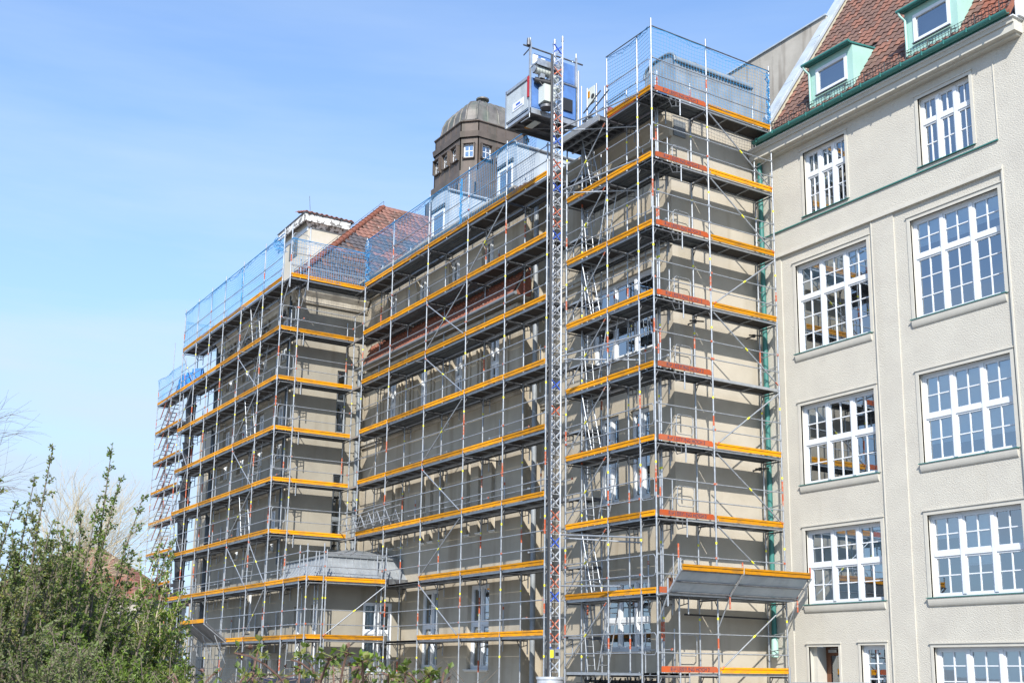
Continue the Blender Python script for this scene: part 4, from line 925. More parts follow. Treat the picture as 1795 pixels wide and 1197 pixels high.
# stack of dark tubes below the lowest deck
for nm, lab, pts in (('scaffold_tubes', 'dark scaffold tubes and frames stacked under the lowest deck by the near corner', [(-3.6, .0, -.3), (-.4, .0, -.32)]),):
    m_ = MB()
    for i in range(16):
        y = .05+.6*R.random(); z = -.62+.5*R.random(); x0 = -3.9+R.random()*.8; m_.tube((x0, y, z), (x0+2.6+R.random(), y+.05, z+R.uniform(-.06, .06)), .03+.02*R.random(), R.choice(['black', 'steel_dark', 'steel_dark']), 6)
    for i in range(8):
        x = -3.7+i*.45; m_.tube((x, .02, -.75), (x+.4, .3, -.15), .022, 'black', 6); m_.tube((x+.4, .1, -.75), (x, .4, -.15), .022, 'black', 6)
    for x in (-3.5, -2, -.6): m_.tube((x, .0, GZ), (x, .0, -.7), .03, 'steel_dark', 6); m_.tube((x, .7, GZ), (x, .7, -.7), .03, 'steel_dark', 6); m_.tube((x, 0, -.72), (x, .7, -.72), .03, 'steel_dark', 6)
    tag(m_.build(nm), lab, 'tube stack')

# ---- middle wing scaffold -----------------------------------------------
MS = thing('facade_scaffold', 'eight deck steel scaffold in front of the long middle wing, left of the hoist mast', 'scaffolding', (-11, -.41, GZ))
S = Parts(MS); Pm = PU(-.41); CM = [-4.63, -7.05, -9.55, -12.44, -15.36, -17.82]
zm = [1.016+2*k for k in range(8)]
def km(i, z): return 'steel' if (i in (2, 3) and z > 9) else 'ply'
run(S, Pm, CM, zm, ext=.26, z_top=17.1, st_top={0: 16.1}, kind=km, seed=3, toe_f=lambda i, z: 'y' if not (z < 4 and i > 2) else None, deck_f=lambda i, z: not (z < 4 and i > 3),
    rail_f=lambda i, z: not (z < 4 and i > 3), skip_cols=())
# decks linking to the far block scaffold and to the porch scaffold
for k, z in enumerate(zm):
    a0, a1 = ((-18.9, -17.85) if z > 4 else (-14.95, -12.5)); S.add('deck', deck(Pm, a0, a1, .03, .7, z, 'steel'), Pm(a0, 0, z))
    if z > 4 and k < 7:
        for h in (.5, 1.0): S.add('guard_rail', rail(Pm, -18.85, -17.85, .0, z+h, 1), Pm(-18, 0, z))
for i, k, d_ in ((0, 6, 1), (1, 5, 1), (2, 5, 1), (1, 6, 1)):
    pass
for (i, k, s) in ((1, 6, 1), (2, 5, 1), (3, 5, 0), (2, 4, 0), (2, 3, 1), (2, 2, 0), (2, 1, 1), (2, 0, 0))[0:]:
    a, b = CM[i+1], CM[i]
    if i == 3: a, b = CM[3], CM[2]
    z = zm[k]
    if s: S.add('brace', brace(Pm, a+.05, z+.1, b-.1, z+1.85, -.035), Pm(a, 0, z))
    else: S.add('brace', brace(Pm, a+.05, z+1.85, b-.1, z+.12, -.035), Pm(a, 0, z))
m_ = MB(); 
for (a, z, l) in ((-13.0, 15.0, 1.6), (-12.9, 10.95, 1.7), (-17.9, 15.0, 1.7), (-9.2, 6.9, 1.5)):
    m_ = MB(); m_.tube(Pm(a, -.2, z-.1), Pm(a+.3, l, z-.12), .024, 'steel_dark', 6); S.add('wall_tie', m_, Pm(a, 0, z))
for z in zm:
    S.add('deck', deck(Pm, -4.6, -3.85, .8, 1.5, z-.02, 'steel'), Pm(-4, 1, z)); S.add('bracket', bracket(PU(.35), -3.88, .75, z, 0), Pm(-4, 1, z))
S.add('standard', standard(Pm, -3.88, .78, GZ, 15.8, zm, 301), Pm(-4, 1, 8)); S.add('standard', standard(Pm, -3.88, 1.5, GZ, 15.8, zm, 302), Pm(-4, 1, 8)); S.add('standard', standard(Pm, -4.6, 1.5, GZ, 15.8, zm, 303), Pm(-4, 1, 8))
# end transoms by the mast
for z in zm:
    for h in (.5, 1.0): m_ = MB(); m_.tube(Pm(-4.6, 0, z+h), Pm(-4.6, .73, z+h), .017, 'steel', 6); S.add('end_rail', m_, Pm(-4.6, 0, z))
for i in range(1, 5): S.add('safety_net', net(Pm, CM[i+1], CM[i], 15.1, 16.95, -.03, 20+i), Pm(CM[i], 0, 16))
S.add('safety_net', net(Pm, CM[1], -5.35, 15.1, 16.9, -.03, 20), Pm(-6, 0, 16))
m_ = MB(); m_.tube(Pm(-17.82, -.03, 16.97), Pm(-5.3, -.03, 16.97), .016, 'net', 5); S.add('net_rail', m_, Pm(-10, 0, 17))
S.add('net_bunch', bunch(Pm, -17.7, -.02, 15.2, 16.9, 41, .12), Pm(-17, 0, 16)); S.add('net_bunch', bunch(Pm, -10.1, .0, 15.2, 16.9, 42, .05), Pm(-10, 0, 16))
# lattice girder bridging the inner corner at the fourth lift
m_ = MB()
for o in (-.15, .25):
    z0 = 5.25; m_.tube(Pm(-18.9, o, z0), Pm(-14.6, o, z0+.15), .024, 'alu', 6); m_.tube(Pm(-18.9, o, z0+.5), Pm(-14.6, o, z0+.65), .024, 'alu', 6)
    for i in range(12): a = -18.9+i*.36; m_.tube(Pm(a, o, z0+(.5 if i % 2 else 0)), Pm(a+.36, o, z0+(0 if i % 2 else .5)+.03), .015, 'alu', 5)
S.add('lattice_girder', m_, Pm(-17, 0, 5)); 
S.flush()

# ---- far block scaffold ---------------------------------------------------
FS = thing('facade_scaffold', 'steel scaffold round the far projecting block, longest decks in the photo, topped by blue netting', 'scaffolding', (-25, -3.475, GZ))
S = Parts(FS); Pf = PU(-3.475); CF = [-18.93, -21.05, -23.69, -26.04, -27.95, -29.92, -32.0]
zf = [1.04+2*k for k in range(8)]
run(S, Pf, CF, zf, ext=.26, z_top=17.2, kind=lambda i, z: 'ply', seed=4, toe_f=lambda i, z: 'y' if not (z < 2 and i > 1) else None, rail_f=lambda i, z: not (z < 2 and i > 2), deck_f=lambda i, z: not (z < 2 and i > 2))
CP = [-14.95, -15.65, -17.1, -18.93]
run(S, Pf, CP, zf[:2], z_top=4.3, seed=5, kind=lambda i, z: 'ply', skip_cols=(3,))
Pfe = PV(-18.93)
CV = [-3.475, -2.75, -.3]
run(S, Pfe, CV, zf[2:7], z_top=14.6, seed=6, kind=lambda i, z: 'steel', skip_cols=(0,), ground=3.2, st_top={1: 14.6, 2: 14.0}, deck_f=lambda i, z: True)
for z in zf[2:7]: S.add('guard_frame', guard_frame_a(Pfe, .0, -3.4, -2.85, z), Pfe(-3, 0, z))
Pft = PV(-18.3)
run(S, Pft, [-3.4, -2.65, -.15], [15.04], wdt=.75, z_top=17.2, seed=7, kind=lambda i, z: 'steel', ground=14.6, inner=False)
for a in (-3.4, -2.65): m_ = MB(); m_.tube((-18.93, a, 14.1), (-18.3, a, 14.95), .02, 'steel', 6); S.add('top_bracket', m_, (-18.6, a, 14.5))
S.add('guard_frame', guard_frame_a(Pft, .0, -3.35, -2.7, 15.04), Pft(-3, 0, 15)); S.add('guard_frame', guard_frame_a(Pft, .0, -3.35, -2.7, 15.85), Pft(-3, 0, 16))
Ppe = PV(-14.95)
run(S, Ppe, [-3.475, -2.85, -.45], zf[:2], z_top=4.35, seed=8, kind=lambda i, z: 'ply', skip_cols=(0,))
S.add('brace', brace(Ppe, -2.8, zf[0]+.1, -.5, zf[1]-.1, -.04), Ppe(-2, 0, 2))
for (i, k, s) in ((1, 6, 1), (1, 5, 0), (1, 4, 1), (1, 3, 0), (1, 2, 1), (0, 1, 0), (1, 1, 0), (0, 0, 1), (5, 6, 0), (5, 5, 1), (5, 4, 0), (5, 3, 1), (5, 2, 0)):
    a, b = CF[i+1], CF[i]; z = zf[k]
    S.add('brace', brace(Pf, a+.05, z+(.1 if s else 1.85), b-.1, z+(1.85 if s else .12), -.035), Pf(a, 0, z))
for k in range(1, 7):
    z = zf[k]
    a = (-21.4, -22.0) if k % 2 else (-22.9, -22.3); S.add('ladder', ladder(Pf, a[0], z+2, a[1], z+.05, .12), Pf(-22, 0, z))
S.add('ladder', ladder(Pf, -16.7, 1.04, -16.9, -1.0, .1), Pf(-17, 0, 0))
for k in range(8):
    z = zf[k]
    if k in (7, 6, 5): m_ = MB(); m_.tube(Pf(-21.6-k*.2, -.25, z-.1), Pf(-21.2-k*.2, 1.0, z-.12), .024, 'steel_dark', 6); S.add('wall_tie', m_, Pf(-21, 0, z))
for i in range(6): S.add('safety_net', net(Pf, CF[i+1], CF[i], 15.1, 16.95, -.03, 50+i), Pf(CF[i], 0, 16))
S.add('safety_net', net(Pft, -3.4, -.2, 15.1, 16.6, -.02, 60), Pft(-1, 0, 16))
m_ = MB(); m_.tube(Pft(-3.4, -.03, 16.62), Pft(-.15, -.03, 16.62), .016, 'net', 5); S.add('net_rail', m_, Pft(0, 0, 17))
S.add('safety_net', net(PV(-32.0), -3.4, -1.0, 15.1, 16.6, .0, 61), (-32, -3, 16))
m_ = MB(); m_.tube(Pf(-32, -.03, 16.97), Pf(-18.9, -.03, 16.97), .016, 'net', 5); S.add('net_rail', m_, Pf(-25, 0, 17))
S.add('net_bunch', bunch(Pf, -23.7, -.02, 15.2, 16.9, 70, .05), Pf(-23, 0, 16)); S.add('net_bunch', bunch(Pf, -19.3, -.02, 16.3, 16.95, 71, .25), Pf(-19, 0, 16))
# outward tilted catch platform at the bottom left
m_ = MB(); m_.poly([Vector((-22.9, -3.5, 1.05)), Vector((-26.0, -3.5, 1.05)), Vector((-26.0, -4.4, 1.75)), Vector((-22.9, -4.4, 1.75))], (0, .03, .05), 'steel_dark'); S.add('catch_platform', m_, (-24, -4, 1.4))
m_ = MB(); m_.box(PU(-4.45), -26, -22.9, -.03, 0, 1.78, 1.93, 'yellow'); S.add('catch_platform_board', m_, (-24, -4, 1.4))
m_ = MB()
for a in (-22.9, -24.4, -26): m_.tube((a, -3.5, 1.0), (a, -4.45, 1.72), .025, 'steel', 6); m_.tube((a, -4.45, 1.7), (a, -4.45, 2.0), .02, 'steel', 6); m_.tube((a, -3.5, .2), (a, -4.0, 1.3), .02, 'steel', 6)
S.add('catch_bracket', m_, (-24, -4, 1.4))
S.flush()

# ---- stair scaffold far left ----------------------------------------------
TS = thing('stair_scaffold', 'slim scaffold stair tower with zigzag flights at the far left end of the building', 'scaffolding', (-51, 1.2, GZ))
S = Parts(TS); Pt = PU(1.2)
zt_ = [19.0-2.0*k-2 for k in range(9)]; zt_ = sorted(zt_)
CT = [-47.9, -50.6, -53.7]
run(S, Pt, CT, zt_, wdt=.8, z_top=19.3, seed=9, kind=lambda i, z: 'ply', st_top={0: 19.0, 1: 20.6, 2: 18.6})
for k, z in enumerate(zt_[:-1]):
    for o in (.1, .45):
        m_ = MB(); a0, a1 = (-50.7, -53.2)
        for dz in (0, 1.0): m_.tube(Pt(a0, o, z+2+dz), Pt(a1, o, z+dz), .03, 'band_o' if dz else 'alu', 6)
        for i in range(9): t = (i+.5)/9; m_.box(Pt, a0+(a1-a0)*t-.1, a0+(a1-a0)*t+.1, o, o+.3, z+2-2*t-.02, z+2-2*t, 'steel_dark' if i % 2 else 'alu')
        S.add('stair_flight', m_, Pt(-52, 0, z))
S.add('safety_net', net(Pt, -53.7, -47.9, 17.1, 18.7, -.03, 80), Pt(-50, 0, 18))
S.flush()
# ---- debris chute ----------------------------------------------------------
m_ = MB(); z = 13.6
while z > -1.4: m_.tube((-32.75, -2.7, z), (-32.72, -2.7, z-1.02), .26, 'black', 12, .2, cap=False); m_.tube((-32.75, -2.7, z), (-32.75, -2.7, z-.06), .29, 'black', 12); z -= .95
tag(m_.build('debris_chute'), 'black debris chute hanging down inside the far left end of the scaffold', 'debris chute')
m_ = MB(); rr = random.Random(3)
for i in range(2):
    pts = [Vector((-30.9-i*.9, -3.3, 14.0)), Vector((-31.4-i*.9, -2.9, 13.1)), Vector((-31.2-i*.9, -3.3, 13.06)), Vector((-30.7-i*.5, -3.4, 13.08))]; m_.poly(pts, (.1, .5, .1), 'tarp')
tag(m_.build('blue_tarpaulin'), 'crumpled blue tarpaulin on the upper deck at the far left end', 'tarpaulin')
m_ = MB(); m_.poly([Vector((-48.3, 1.3, 17.1)), Vector((-49.8, 1.3, 17.1)), Vector((-49.5, 1.3, 17.9)), Vector((-48.8, 1.3, 18.1))], (0, .6, 0), 'tarp'); tag(m_.build('blue_tarpaulin'), 'blue tarpaulin heap on top of the scaffold stair tower', 'tarpaulin')

# ============================================================ HOIST
HM = thing('hoist_mast', 'tall slim lattice mast with orange and blue cross braces standing in a grey drum', 'hoist mast', (-3.54, -.92, GZ))
mb = MB(); mu0, mu1, mv0, mv1 = -3.72, -3.36, -1.1, -.74
mcx, mcy = -3.64, -.84
for x, y in ((mcx, mcy), (mu1, mv1)): mb.tube((x, y, -.2), (x, y, 19.0), .027, 'mast', 8)
mb.tube((mu1, mv0, -.2), (mu1, mv0, 18.3), .03, 'steel', 8)
for i in range(13): 
    z = 1.2+1.5*i-.3
    for x, y in ((mcx, mcy), (mu1, mv1)): mb.tube((x, y, z-.07), (x, y, z+.07), .04, 'steel', 8)
mb.build('mast_chord', HM)
mb = MB(); mb.tube((mu1+.05, mv0-.06, -.2), (mu1+.05, mv0-.06, 18.25), .035, 'black', 8); mb.tube((mu1+.05, mv0+.15, -.2), (mu1+.05, mv0+.15, 17.0), .01, 'black', 5); mb.tube((mu1+.02, mv0+.08, -.2), (mu1+.02, mv0+.08, 17.0), .008, 'black', 5); mb.build('cable_pole', HM)
pat = ['steel', 'blueb', 'band_o', 'band_o']
i = 0; z = .0
mbx = {}
rr = random.Random(5)
while z < 18.7:
    k = pat[i % 4] if (z < 4.6 or 12 < z < 16.4 or z > 17.6 or (7 < z < 8.2)) else 'mast'
    if k == 'steel': k = 'mast'
    h = .13
    mb = MB()
    for s in (1, -1):
        mb.tube((mu1, mv0+.05, z+.15-h*s), (mu1, mv1-.03, z+.15+h*s), .017 if k == 'mast' else .022, k, 4)
    o = mb.build('cross_brace', HM) if i < 60 else None
    mb = mbx.setdefault('b', MB())
    for s in (1, -1):
        mb.tube((mcx, mcy, z+.15-h*s), (mu1, mv1, z+.15+h*s), .011, 'mast', 4); mb.tube((mcx, mcy, z+.15-h*s), (mu1, mv0, z+.15+h*s), .011, 'mast', 4)
    mb.tube((mu1, mv0, z), (mu1, mv1, z), .012, 'mast', 4)
    i += 1; z += .375
mbx['b'].build('rear_lacing', HM)
mb = MB(); cx_, cy_ = -3.54, -.92
mb.tube((cx_, cy_, -.85), (cx_, cy_, -.16), .36, 'mast', 24); mb.tube((cx_, cy_, -.2), (cx_, cy_, -.13), .385, 'mast', 24); mb.build('base_drum', HM)
mb = MB(); mb.tube((cx_, cy_, GZ), (cx_, cy_, -.85), .2, 'steel_dark', 12); mb.box(PU(cy_-.6), cx_-.6, cx_+.6, 0, 1.2, GZ, GZ+.12, 'steel_dark'); mb.build('base_frame', HM)
mb = MB(); mb.box(PV(mu1+.03), mv0+.02, mv1-.0, -.0, .05, .35, .62, 'steel'); mb.build('mast_plate', HM)
mb = MB(); mb.box(PV(mu1+.035), mv0+.03, mv0+.14, -.004, .0, .38, .58, 'band_y'); mb.box(PV(mu1+.036), mv0+.2, mv0+.31, -.004, .0, .43, .52, 'black'); mb.build('mast_sign', HM)
HC = thing('hoist_cage', 'silver and blue hoist cage with corrugated side hanging high on the mast above the scaffold', 'hoist cage', (-4.5, -.75, 16.45))
cu0, cu1, cv0, cv1, cz = -5.18, -3.84, -1.6, .1, 16.45
mb = MB()
mb.box(PU(cv0), cu0, cu1, 0, cv1-cv0, cz+.1, cz+.14, 'steel_dark')
for x in (cu0, cu0+.44, cu0+.88, cu1-.07): mb.box(PU(cv0), x, x+.06, .07, cv1-cv0-.07, cz, cz+.1, 'steel_dark')
mb.box(PU(cv0), cu0, cu1, 0, .07, cz, cz+.16, 'alu'); mb.box(PU(cv1-.07), cu0, cu1, 0, .07, cz, cz+.16, 'alu'); mb.box(PU(cv0), cu1, cu1+.03, 0, cv1-cv0, cz, cz+.16, 'alu')
mb.tube((cu0+.1, cv0+.1, cz-.02), (cu1-.1, cv1-.1, cz-.02), .03, 'steel_dark', 5); mb.build('cage_floor', HC)
mb = MB(); mb.box(PU(cv0+.4), cu0+.5, cu0+1.0, 0, .22, cz-.03, cz-.01, 'cabgrey'); mb.box(PU(cv0+.4), cu0+.42, cu0+.49, 0, .22, cz-.03, cz-.01, 'yellow'); mb.build('underside_plate', HC)
mb = MB()
for x, y in ((cu0, cv0), (cu1, cv0), (cu0, cv1), (cu1, cv1)): mb.box(lambda a, o, z: Vector((x+a, y+o, z)), -.03, .03, -.03, .03, cz, 17.7 if x < -5 else 18.75, 'alu')
mb.box(PU(cv0), cu0, cu1, -.03, .03, 17.58, 17.68, 'alu'); mb.box(PU(cv1), cu0, cu1, -.03, .03, 17.58, 17.68, 'alu'); mb.build('corner_post', HC)
mb = MB()
n_ = 19
for V_ in (cv0, cv1-.03):
    mb = MB()
    for i in range(n_):
        x = cu0+.04+(cu1-cu0-.08)*i/n_; d_ = (cu1-cu0-.08)/n_
        mb.box(PU(V_), x, x+d_*.55, -.03, 0.0, cz+.18, 17.5, 'zinc'); mb.box(PU(V_), x+d_*.55, x+d_, 0.0, .02, cz+.18, 17.42, 'alu'); mb.box(PU(V_), x+d_*.55, x+d_, 0.0, .02, 17.42, 17.56, 'black')
    mb.build('corrugated_side', HC)
mb = MB(); mb.box(PU(cv0-.03), cu0+.42, cu0+1.05, -.008, 0, 16.82, 17.08, 'white'); mb.build('name_plate', HC)
mb = MB(); mb.box(PU(cv0-.04), cu0+.5, cu0+.98, -.004, 0, 16.87, 16.89, 'blueb'); mb.box(PU(cv0-.04), cu0+.62, cu0+.86, -.004, 0, 16.95, 17.01, 'blueb'); mb.build('name_plate_print', HC)
mb = MB(); mb.box(PV(cu1+.03), cv0+.05, cv0+.7, 0, .03, cz+.2, 17.6, 'bluep'); mb.box(PV(cu1+.03), cv0+1.05, cv1, 0, .03, cz+.2, 17.75, 'bluep'); mb.box(PV(cu1-.1), cv0+.2, cv0+1.15, 0, .03, 18.05, 18.5, 'bluep'); mb.box(PV(cu1-.04), cv0+1.15, cv1+.02, 0, .03, 17.85, 18.5, 'bluep')
mb.box(PV(cu1+.05), cv0+1.0, cv1+.0, 0, .03, 17.72, 17.76, 'steel_dark'); mb.build('blue_panel', HC)
mb = MB(); mb.box(PV(cu1+.08), cv1-.52, cv1-.18, 0, .05, 16.85, 17.25, 'black'); mb.build('black_box', HC)
mb = MB(); mb.box(PV(cu1+.38), cv0+.28, cv0+.68, 0, .33, 16.78, 17.32, 'cabgrey'); mb.build('control_cabinet', HC)
mb = MB()
for i in range(5): mb.tube((cu1+.12+.05*i, cv0+.34+.06*i, 16.76), (cu1+.12+.05*i, cv0+.34+.06*i, 16.66), .022, 'steel_dark', 6)
mb.tube((cu1+.2, cv0+.48, 16.62), (cu1+.2, cv0+.48, 16.7), .2, 'steel_dark', 12); mb.build('cable_gland', HC)
for (z, y0, y1, r_) in ((17.78, cv0+.02, cv0+.52, .13), (17.62, cv0+.55, cv0+.8, .15), (17.3, cv0+.62, cv0+.88, .14)):
    mb = MB(); mb.tube((cu1+.22, y0, z), (cu1+.22, y1, z), r_, 'cabgrey', 14); mb.tube((cu1+.22, y0-.03, z), (cu1+.22, y0, z), r_*.85, 'steel', 14)
    for i in range(5): mb.tube((cu1+.22, y0+(y1-y0)*i/5, z), (cu1+.22, y0+(y1-y0)*i/5+.012, z), r_*1.06, 'steel', 14)
    mb.box(PV(cu1+.3), (y0+y1)/2-.08, (y0+y1)/2+.08, -.0, .16, z-r_-.12, z-r_+.02, 'steel'); mb.build('drive_motor', HC)
mb = MB(); mb.path([(cu1+.25, cv0+.4, 17.5), (cu1+.3, cv0+.55, 17.3), (cu1+.3, cv0+.6, 17.05), (cu1+.28, cv0+.5, 16.8)], .03, 'black', 6); mb.path([(cu1+.2, cv0+.2, 17.45), (cu1+.3, cv0+.35, 17.2), (cu1+.2, cv0+.3, 16.8)], .022, 'black', 6); mb.tube((cu1+.1, cv0+.1, 17.5), (cu1+.3, cv0+.6, 17.42), .1, 'black', 8); mb.build('cable_loom', HC)
mb = MB(); mb.box(PV(cu1+.4), cv0-.0, cv0+.95, 0, .36, 17.92, 17.97, 'steel'); mb.box(PV(cu1+.42), cv0-.0, cv0+.95, 0, .03, 17.85, 18.05, 'steel'); mb.box(PV(cu1+.1), cv0+.75, cv0+.82, -.02, .05, 16.6, 18.3, 'alu'); mb.box(PV(cu1+.1), cv0+1.0, cv0+1.05, -.02, .05, 16.6, 18.4, 'alu'); mb.build('drive_frame', HC)
mb = MB(); mb.box(PV(cu1-.04), cv0+.12, cv0+.3, -.02, .03, 18.1, 18.42, 'white'); mb.box(PV(cu1-.04), cv0+.42, cv0+.56, -.02, .03, 18.08, 18.38, 'white'); mb.build('switch_box', HC)
mb = MB(); mb.box(PU(cv0-.035), cu1-.06, cu1+.02, -.03, 0, 16.95, 17.62, 'red'); mb.build('red_lamp_bar', HC)
mb = MB(); mb.tube((cu1, cv0-.25, 18.6), (cu1, cv1+.25, 18.6), .026, 'steel_dark', 6); mb.tube((cu1, cv0, 17.6), (cu1, cv0, 18.9), .026, 'alu', 6); mb.tube((cu1, cv1, 17.6), (cu1, cv1, 18.9), .026, 'alu', 6); mb.tube((cu1, cv0-.02, 18.55), (cu1-.3, cv0-.05, 18.45), .02, 'steel_dark', 6)
mb.tube((cu1+.03, cv0-.08, 18.62), (cu1+.03, cv0-.08, 18.85), .07, 'steel_dark', 8, .05); mb.build('top_frame', HC)
mb = MB(); mb.tube((cu1+.06, cv1+.05, cz-.3), (cu1+.06, cv1+.05, 18.3), .03, 'alu', 6); mb.tube((cu1+.1, cv1+.14, cz), (cu1+.1, cv1+.14, 17.8), .022, 'alu', 6); mb.path([(cu1, cv0, cz), (cu1, cv0, cz-.15), (cu0+.9, cv0-.02, cz-.15)], .018, 'alu', 5); mb.build('side_rail', HC)
# loading platform with gate
LP = thing('loading_platform', 'grated loading platform with a gate joining the top deck to the hoist', 'platform', (-3.2, .3, 16))
mb = MB()
mb.box(P0, -4.5, -2.13, -.3, -.24, 15.86, 16.06, 'alu'); mb.box(P0, -4.5, -2.13, .76, .82, 15.86, 16.06, 'steel_dark'); mb.box(P0, -4.5, -2.13, -.24, .76, 16.0, 16.03, 'steel_dark')
for i in range(9): x = -4.45+i*.285; mb.box(P0, x, x+.05, -.24, .76, 15.9, 15.98, 'steel_dark')
for y in (.05, .4): mb.box(P0, -4.5, -2.13, y, y+.05, 15.88, 15.97, 'steel')
mb.build('platform_deck', LP)
mb = MB()
for x, y in ((-2.75, -.25), (-2.35, -.2), (-2.35, .1)): mb.tube((x, y, 15.9), (x, y, 17.15), .03, 'alu', 6)
mb.box(P0, -2.73, -2.37, -.26, -.24, 16.55, 17.1, 'cabgrey'); mb.box(P0, -2.7, -2.6, -.275, -.262, 16.8, 17.0, 'yellow'); mb.tube((-2.45, -.27, 16.78), (-2.45, -.2, 16.78), .08, 'black', 10)
mb.build('gate', LP)
mb = MB(); mb.tube((-4.4, .75, 17.05), (-2.2, .75, 17.05), .02, 'steel_dark', 6); mb.tube((-4.4, .75, 16.5), (-2.2, .75, 16.5), .02, 'steel_dark', 6); mb.tube((-2.9, -.28, 16.4), (-2.0, -.3, 16.75), .022, 'steel_dark', 6); mb.tube((-2.9, -.3, 16.1), (-1.6, -.3, 16.6), .022, 'steel_dark', 6); mb.build('platform_rail', LP)
mb = MB(); pts = [(-3.3+.45*math.cos(t*math.pi/8), .2, 16.05+.5*math.sin(t*math.pi/8)) for t in range(9)]; mb.poly([Vector(p) for p in pts], (0, .06, 0), 'cabgrey'); mb.path(pts, .02, 'black', 6); mb.build('curved_guard', LP)
m_ = MB(); m_.box(PU(.55), -2.5, -1.25, 0, .03, 16.06, 16.62, 'orange'); m_.box(PU(.2), -2.5, -2.46, 0, .35, 16.06, 16.62, 'orange'); tag(m_.build('orange_crate'), 'rusty orange sheet crate standing on the top deck beside the loading platform', 'crate')
m_ = MB()
for i in range(7): m_.box(PU(.5), -1.15+i*.07, -1.12+i*.07, 0, .3, 16.06, 16.6, 'steel_dark')
m_.box(PU(.5), -1.17, -.68, 0, .3, 16.55, 16.6, 'steel_dark'); tag(m_.build('parts_basket'), 'small dark slatted basket on the top deck near the corner', 'basket')

# ============================================================ NEAR GROUND THINGS
fh = Vector((-math.sin(yaw), math.cos(yaw), 0)); rh = Vector((math.cos(yaw), math.sin(yaw), 0)); c0 = Vector((23.7282, -19.1574, 0))
def loc(s, D, z): return c0+fh*D+rh*s+Vector((0, 0, z))       # s metres right, D metres ahead of where the photographer stood
FN = thing('mesh_fence', 'wire mesh panel fence with dark posts in front of the far block', 'fence', loc(-6, 27, GZ))
A = loc(-9.2, 27, 0); B = loc(-3.0, 25.5, 0); ln = (B-A).length; d_ = (B-A)/ln; PF = lambda a, o, z: A+d_*a+Vector((0, 0, z))+Vector((-d_.y, d_.x, 0))*o
mb = MB()
for i in range(int(ln/.05)): mb.tube(PF(i*.05, 0, GZ+.05), PF(i*.05, 0, .2), .0035, 'pipe', 3, cap=False)
for i in range(10): mb.tube(PF(0, .006, GZ+.1+i*.195), PF(ln, .006, GZ+.1+i*.195), .005, 'pipe', 4)
mb.build('mesh_panel', FN)
for a in (1.25, 1.8, 3.0, 5.4): mb = MB(); mb.box(PF, a-.05, a+.05, .02, .1, GZ, .26, 'pipe'); mb.build('post', FN)
mb = MB(); mb.tube((-1.1+1.4, 4.3, GZ), (.3, 4.3, .2), .03, 'alu', 8); mb.tube((.3, 4.3, GZ), (.3, 4.3, GZ+.05), .1, 'alu', 10); tag(mb.build('bollard_post'), 'plain grey steel post beside the brown door', 'post')
def car(base, ang, label, body):
    t = thing('parked_car', label, 'car', base, 'cars parked in front of the buildings')
    def T(x, y, z): c_, s_ = math.cos(ang), math.sin(ang); return Vector((x*c_-y*s_, x*s_+y*c_, z))+Vector(base)
    low = [(-2.1, .3), (-2.15, .75), (-1.7, .92), (1.0, .98), (2.0, .82), (2.15, .5), (2.1, .28)]
    mb = MB(); n_ = len(low); rows = []
    for y, k in ((-.86, .96), (-.8, 1), (.8, 1), (.86, .96)): rows.append([T(x*k, y, .3+(z-.3)*k) for x, z in low])
    for a, b in zip(rows, rows[1:]): mb.add(a+b, [(i, (i+1) % n_, n_+(i+1) % n_, n_+i) for i in range(n_)], body, True)
    mb.add(rows[0], [tuple(range(n_))], body); mb.add(rows[-1], [tuple(range(n_))], body)
    roof = [T(x, y, z) for x, y, z in ((-1.35, -.6, 1.40), (.2, -.6, 1.42), (.2, .6, 1.42), (-1.35, .6, 1.40))]; mid = [T(x, y, z) for x, y, z in ((-1.1, -.5, 1.46), (.0, -.5, 1.47), (.0, .5, 1.47), (-1.1, .5, 1.46))]
    mb.add(roof+mid, [(0, 1, 5, 4), (1, 2, 6, 5), (2, 3, 7, 6), (3, 0, 4, 7), (4, 5, 6, 7)], body, True); mb.build('body', t)
    mb = MB(); bs = [T(x, y, z) for x, y, z in ((-1.75, -.76, .94), (1.0, -.76, .98), (1.0, .76, .98), (-1.75, .76, .94))]; mb.add(bs+roof, [(0, 1, 5, 4), (1, 2, 6, 5), (2, 3, 7, 6), (3, 0, 4, 7)], 'black'); mb.build('windows', t)
    for x in (-1.35, 1.4):
        for y in (-.78, .78): mb = MB(); mb.tube(T(x, y-.1, .32), T(x, y+.1, .32), .32, 'black', 20); mb.tube(T(x, y-.105, .32), T(x, y+.105, .32), .19, 'alu', 14); mb.build('wheel', t)
M['car_b'] = mat('dark_blue_car_paint', (.012, .025, .09), .25, .3); M['car_g'] = mat('grey_car_paint', (.22, .23, .24), .25, .4); M['car_w'] = mat('silver_car_paint', (.5, .51, .52), .25, .4)
car(loc(-5.3, 26, GZ), yaw-1.2, 'dark blue car half hidden behind the mesh fence and brambles', 'car_b')
car(loc(6.35, 24.0, GZ+.03), .1, 'silver car below the brown door, only its roof in view', 'car_w')
car(loc(8.9, 22.0, GZ+.0), .1, 'grey car below the wide ground floor window at the right edge', 'car_g')

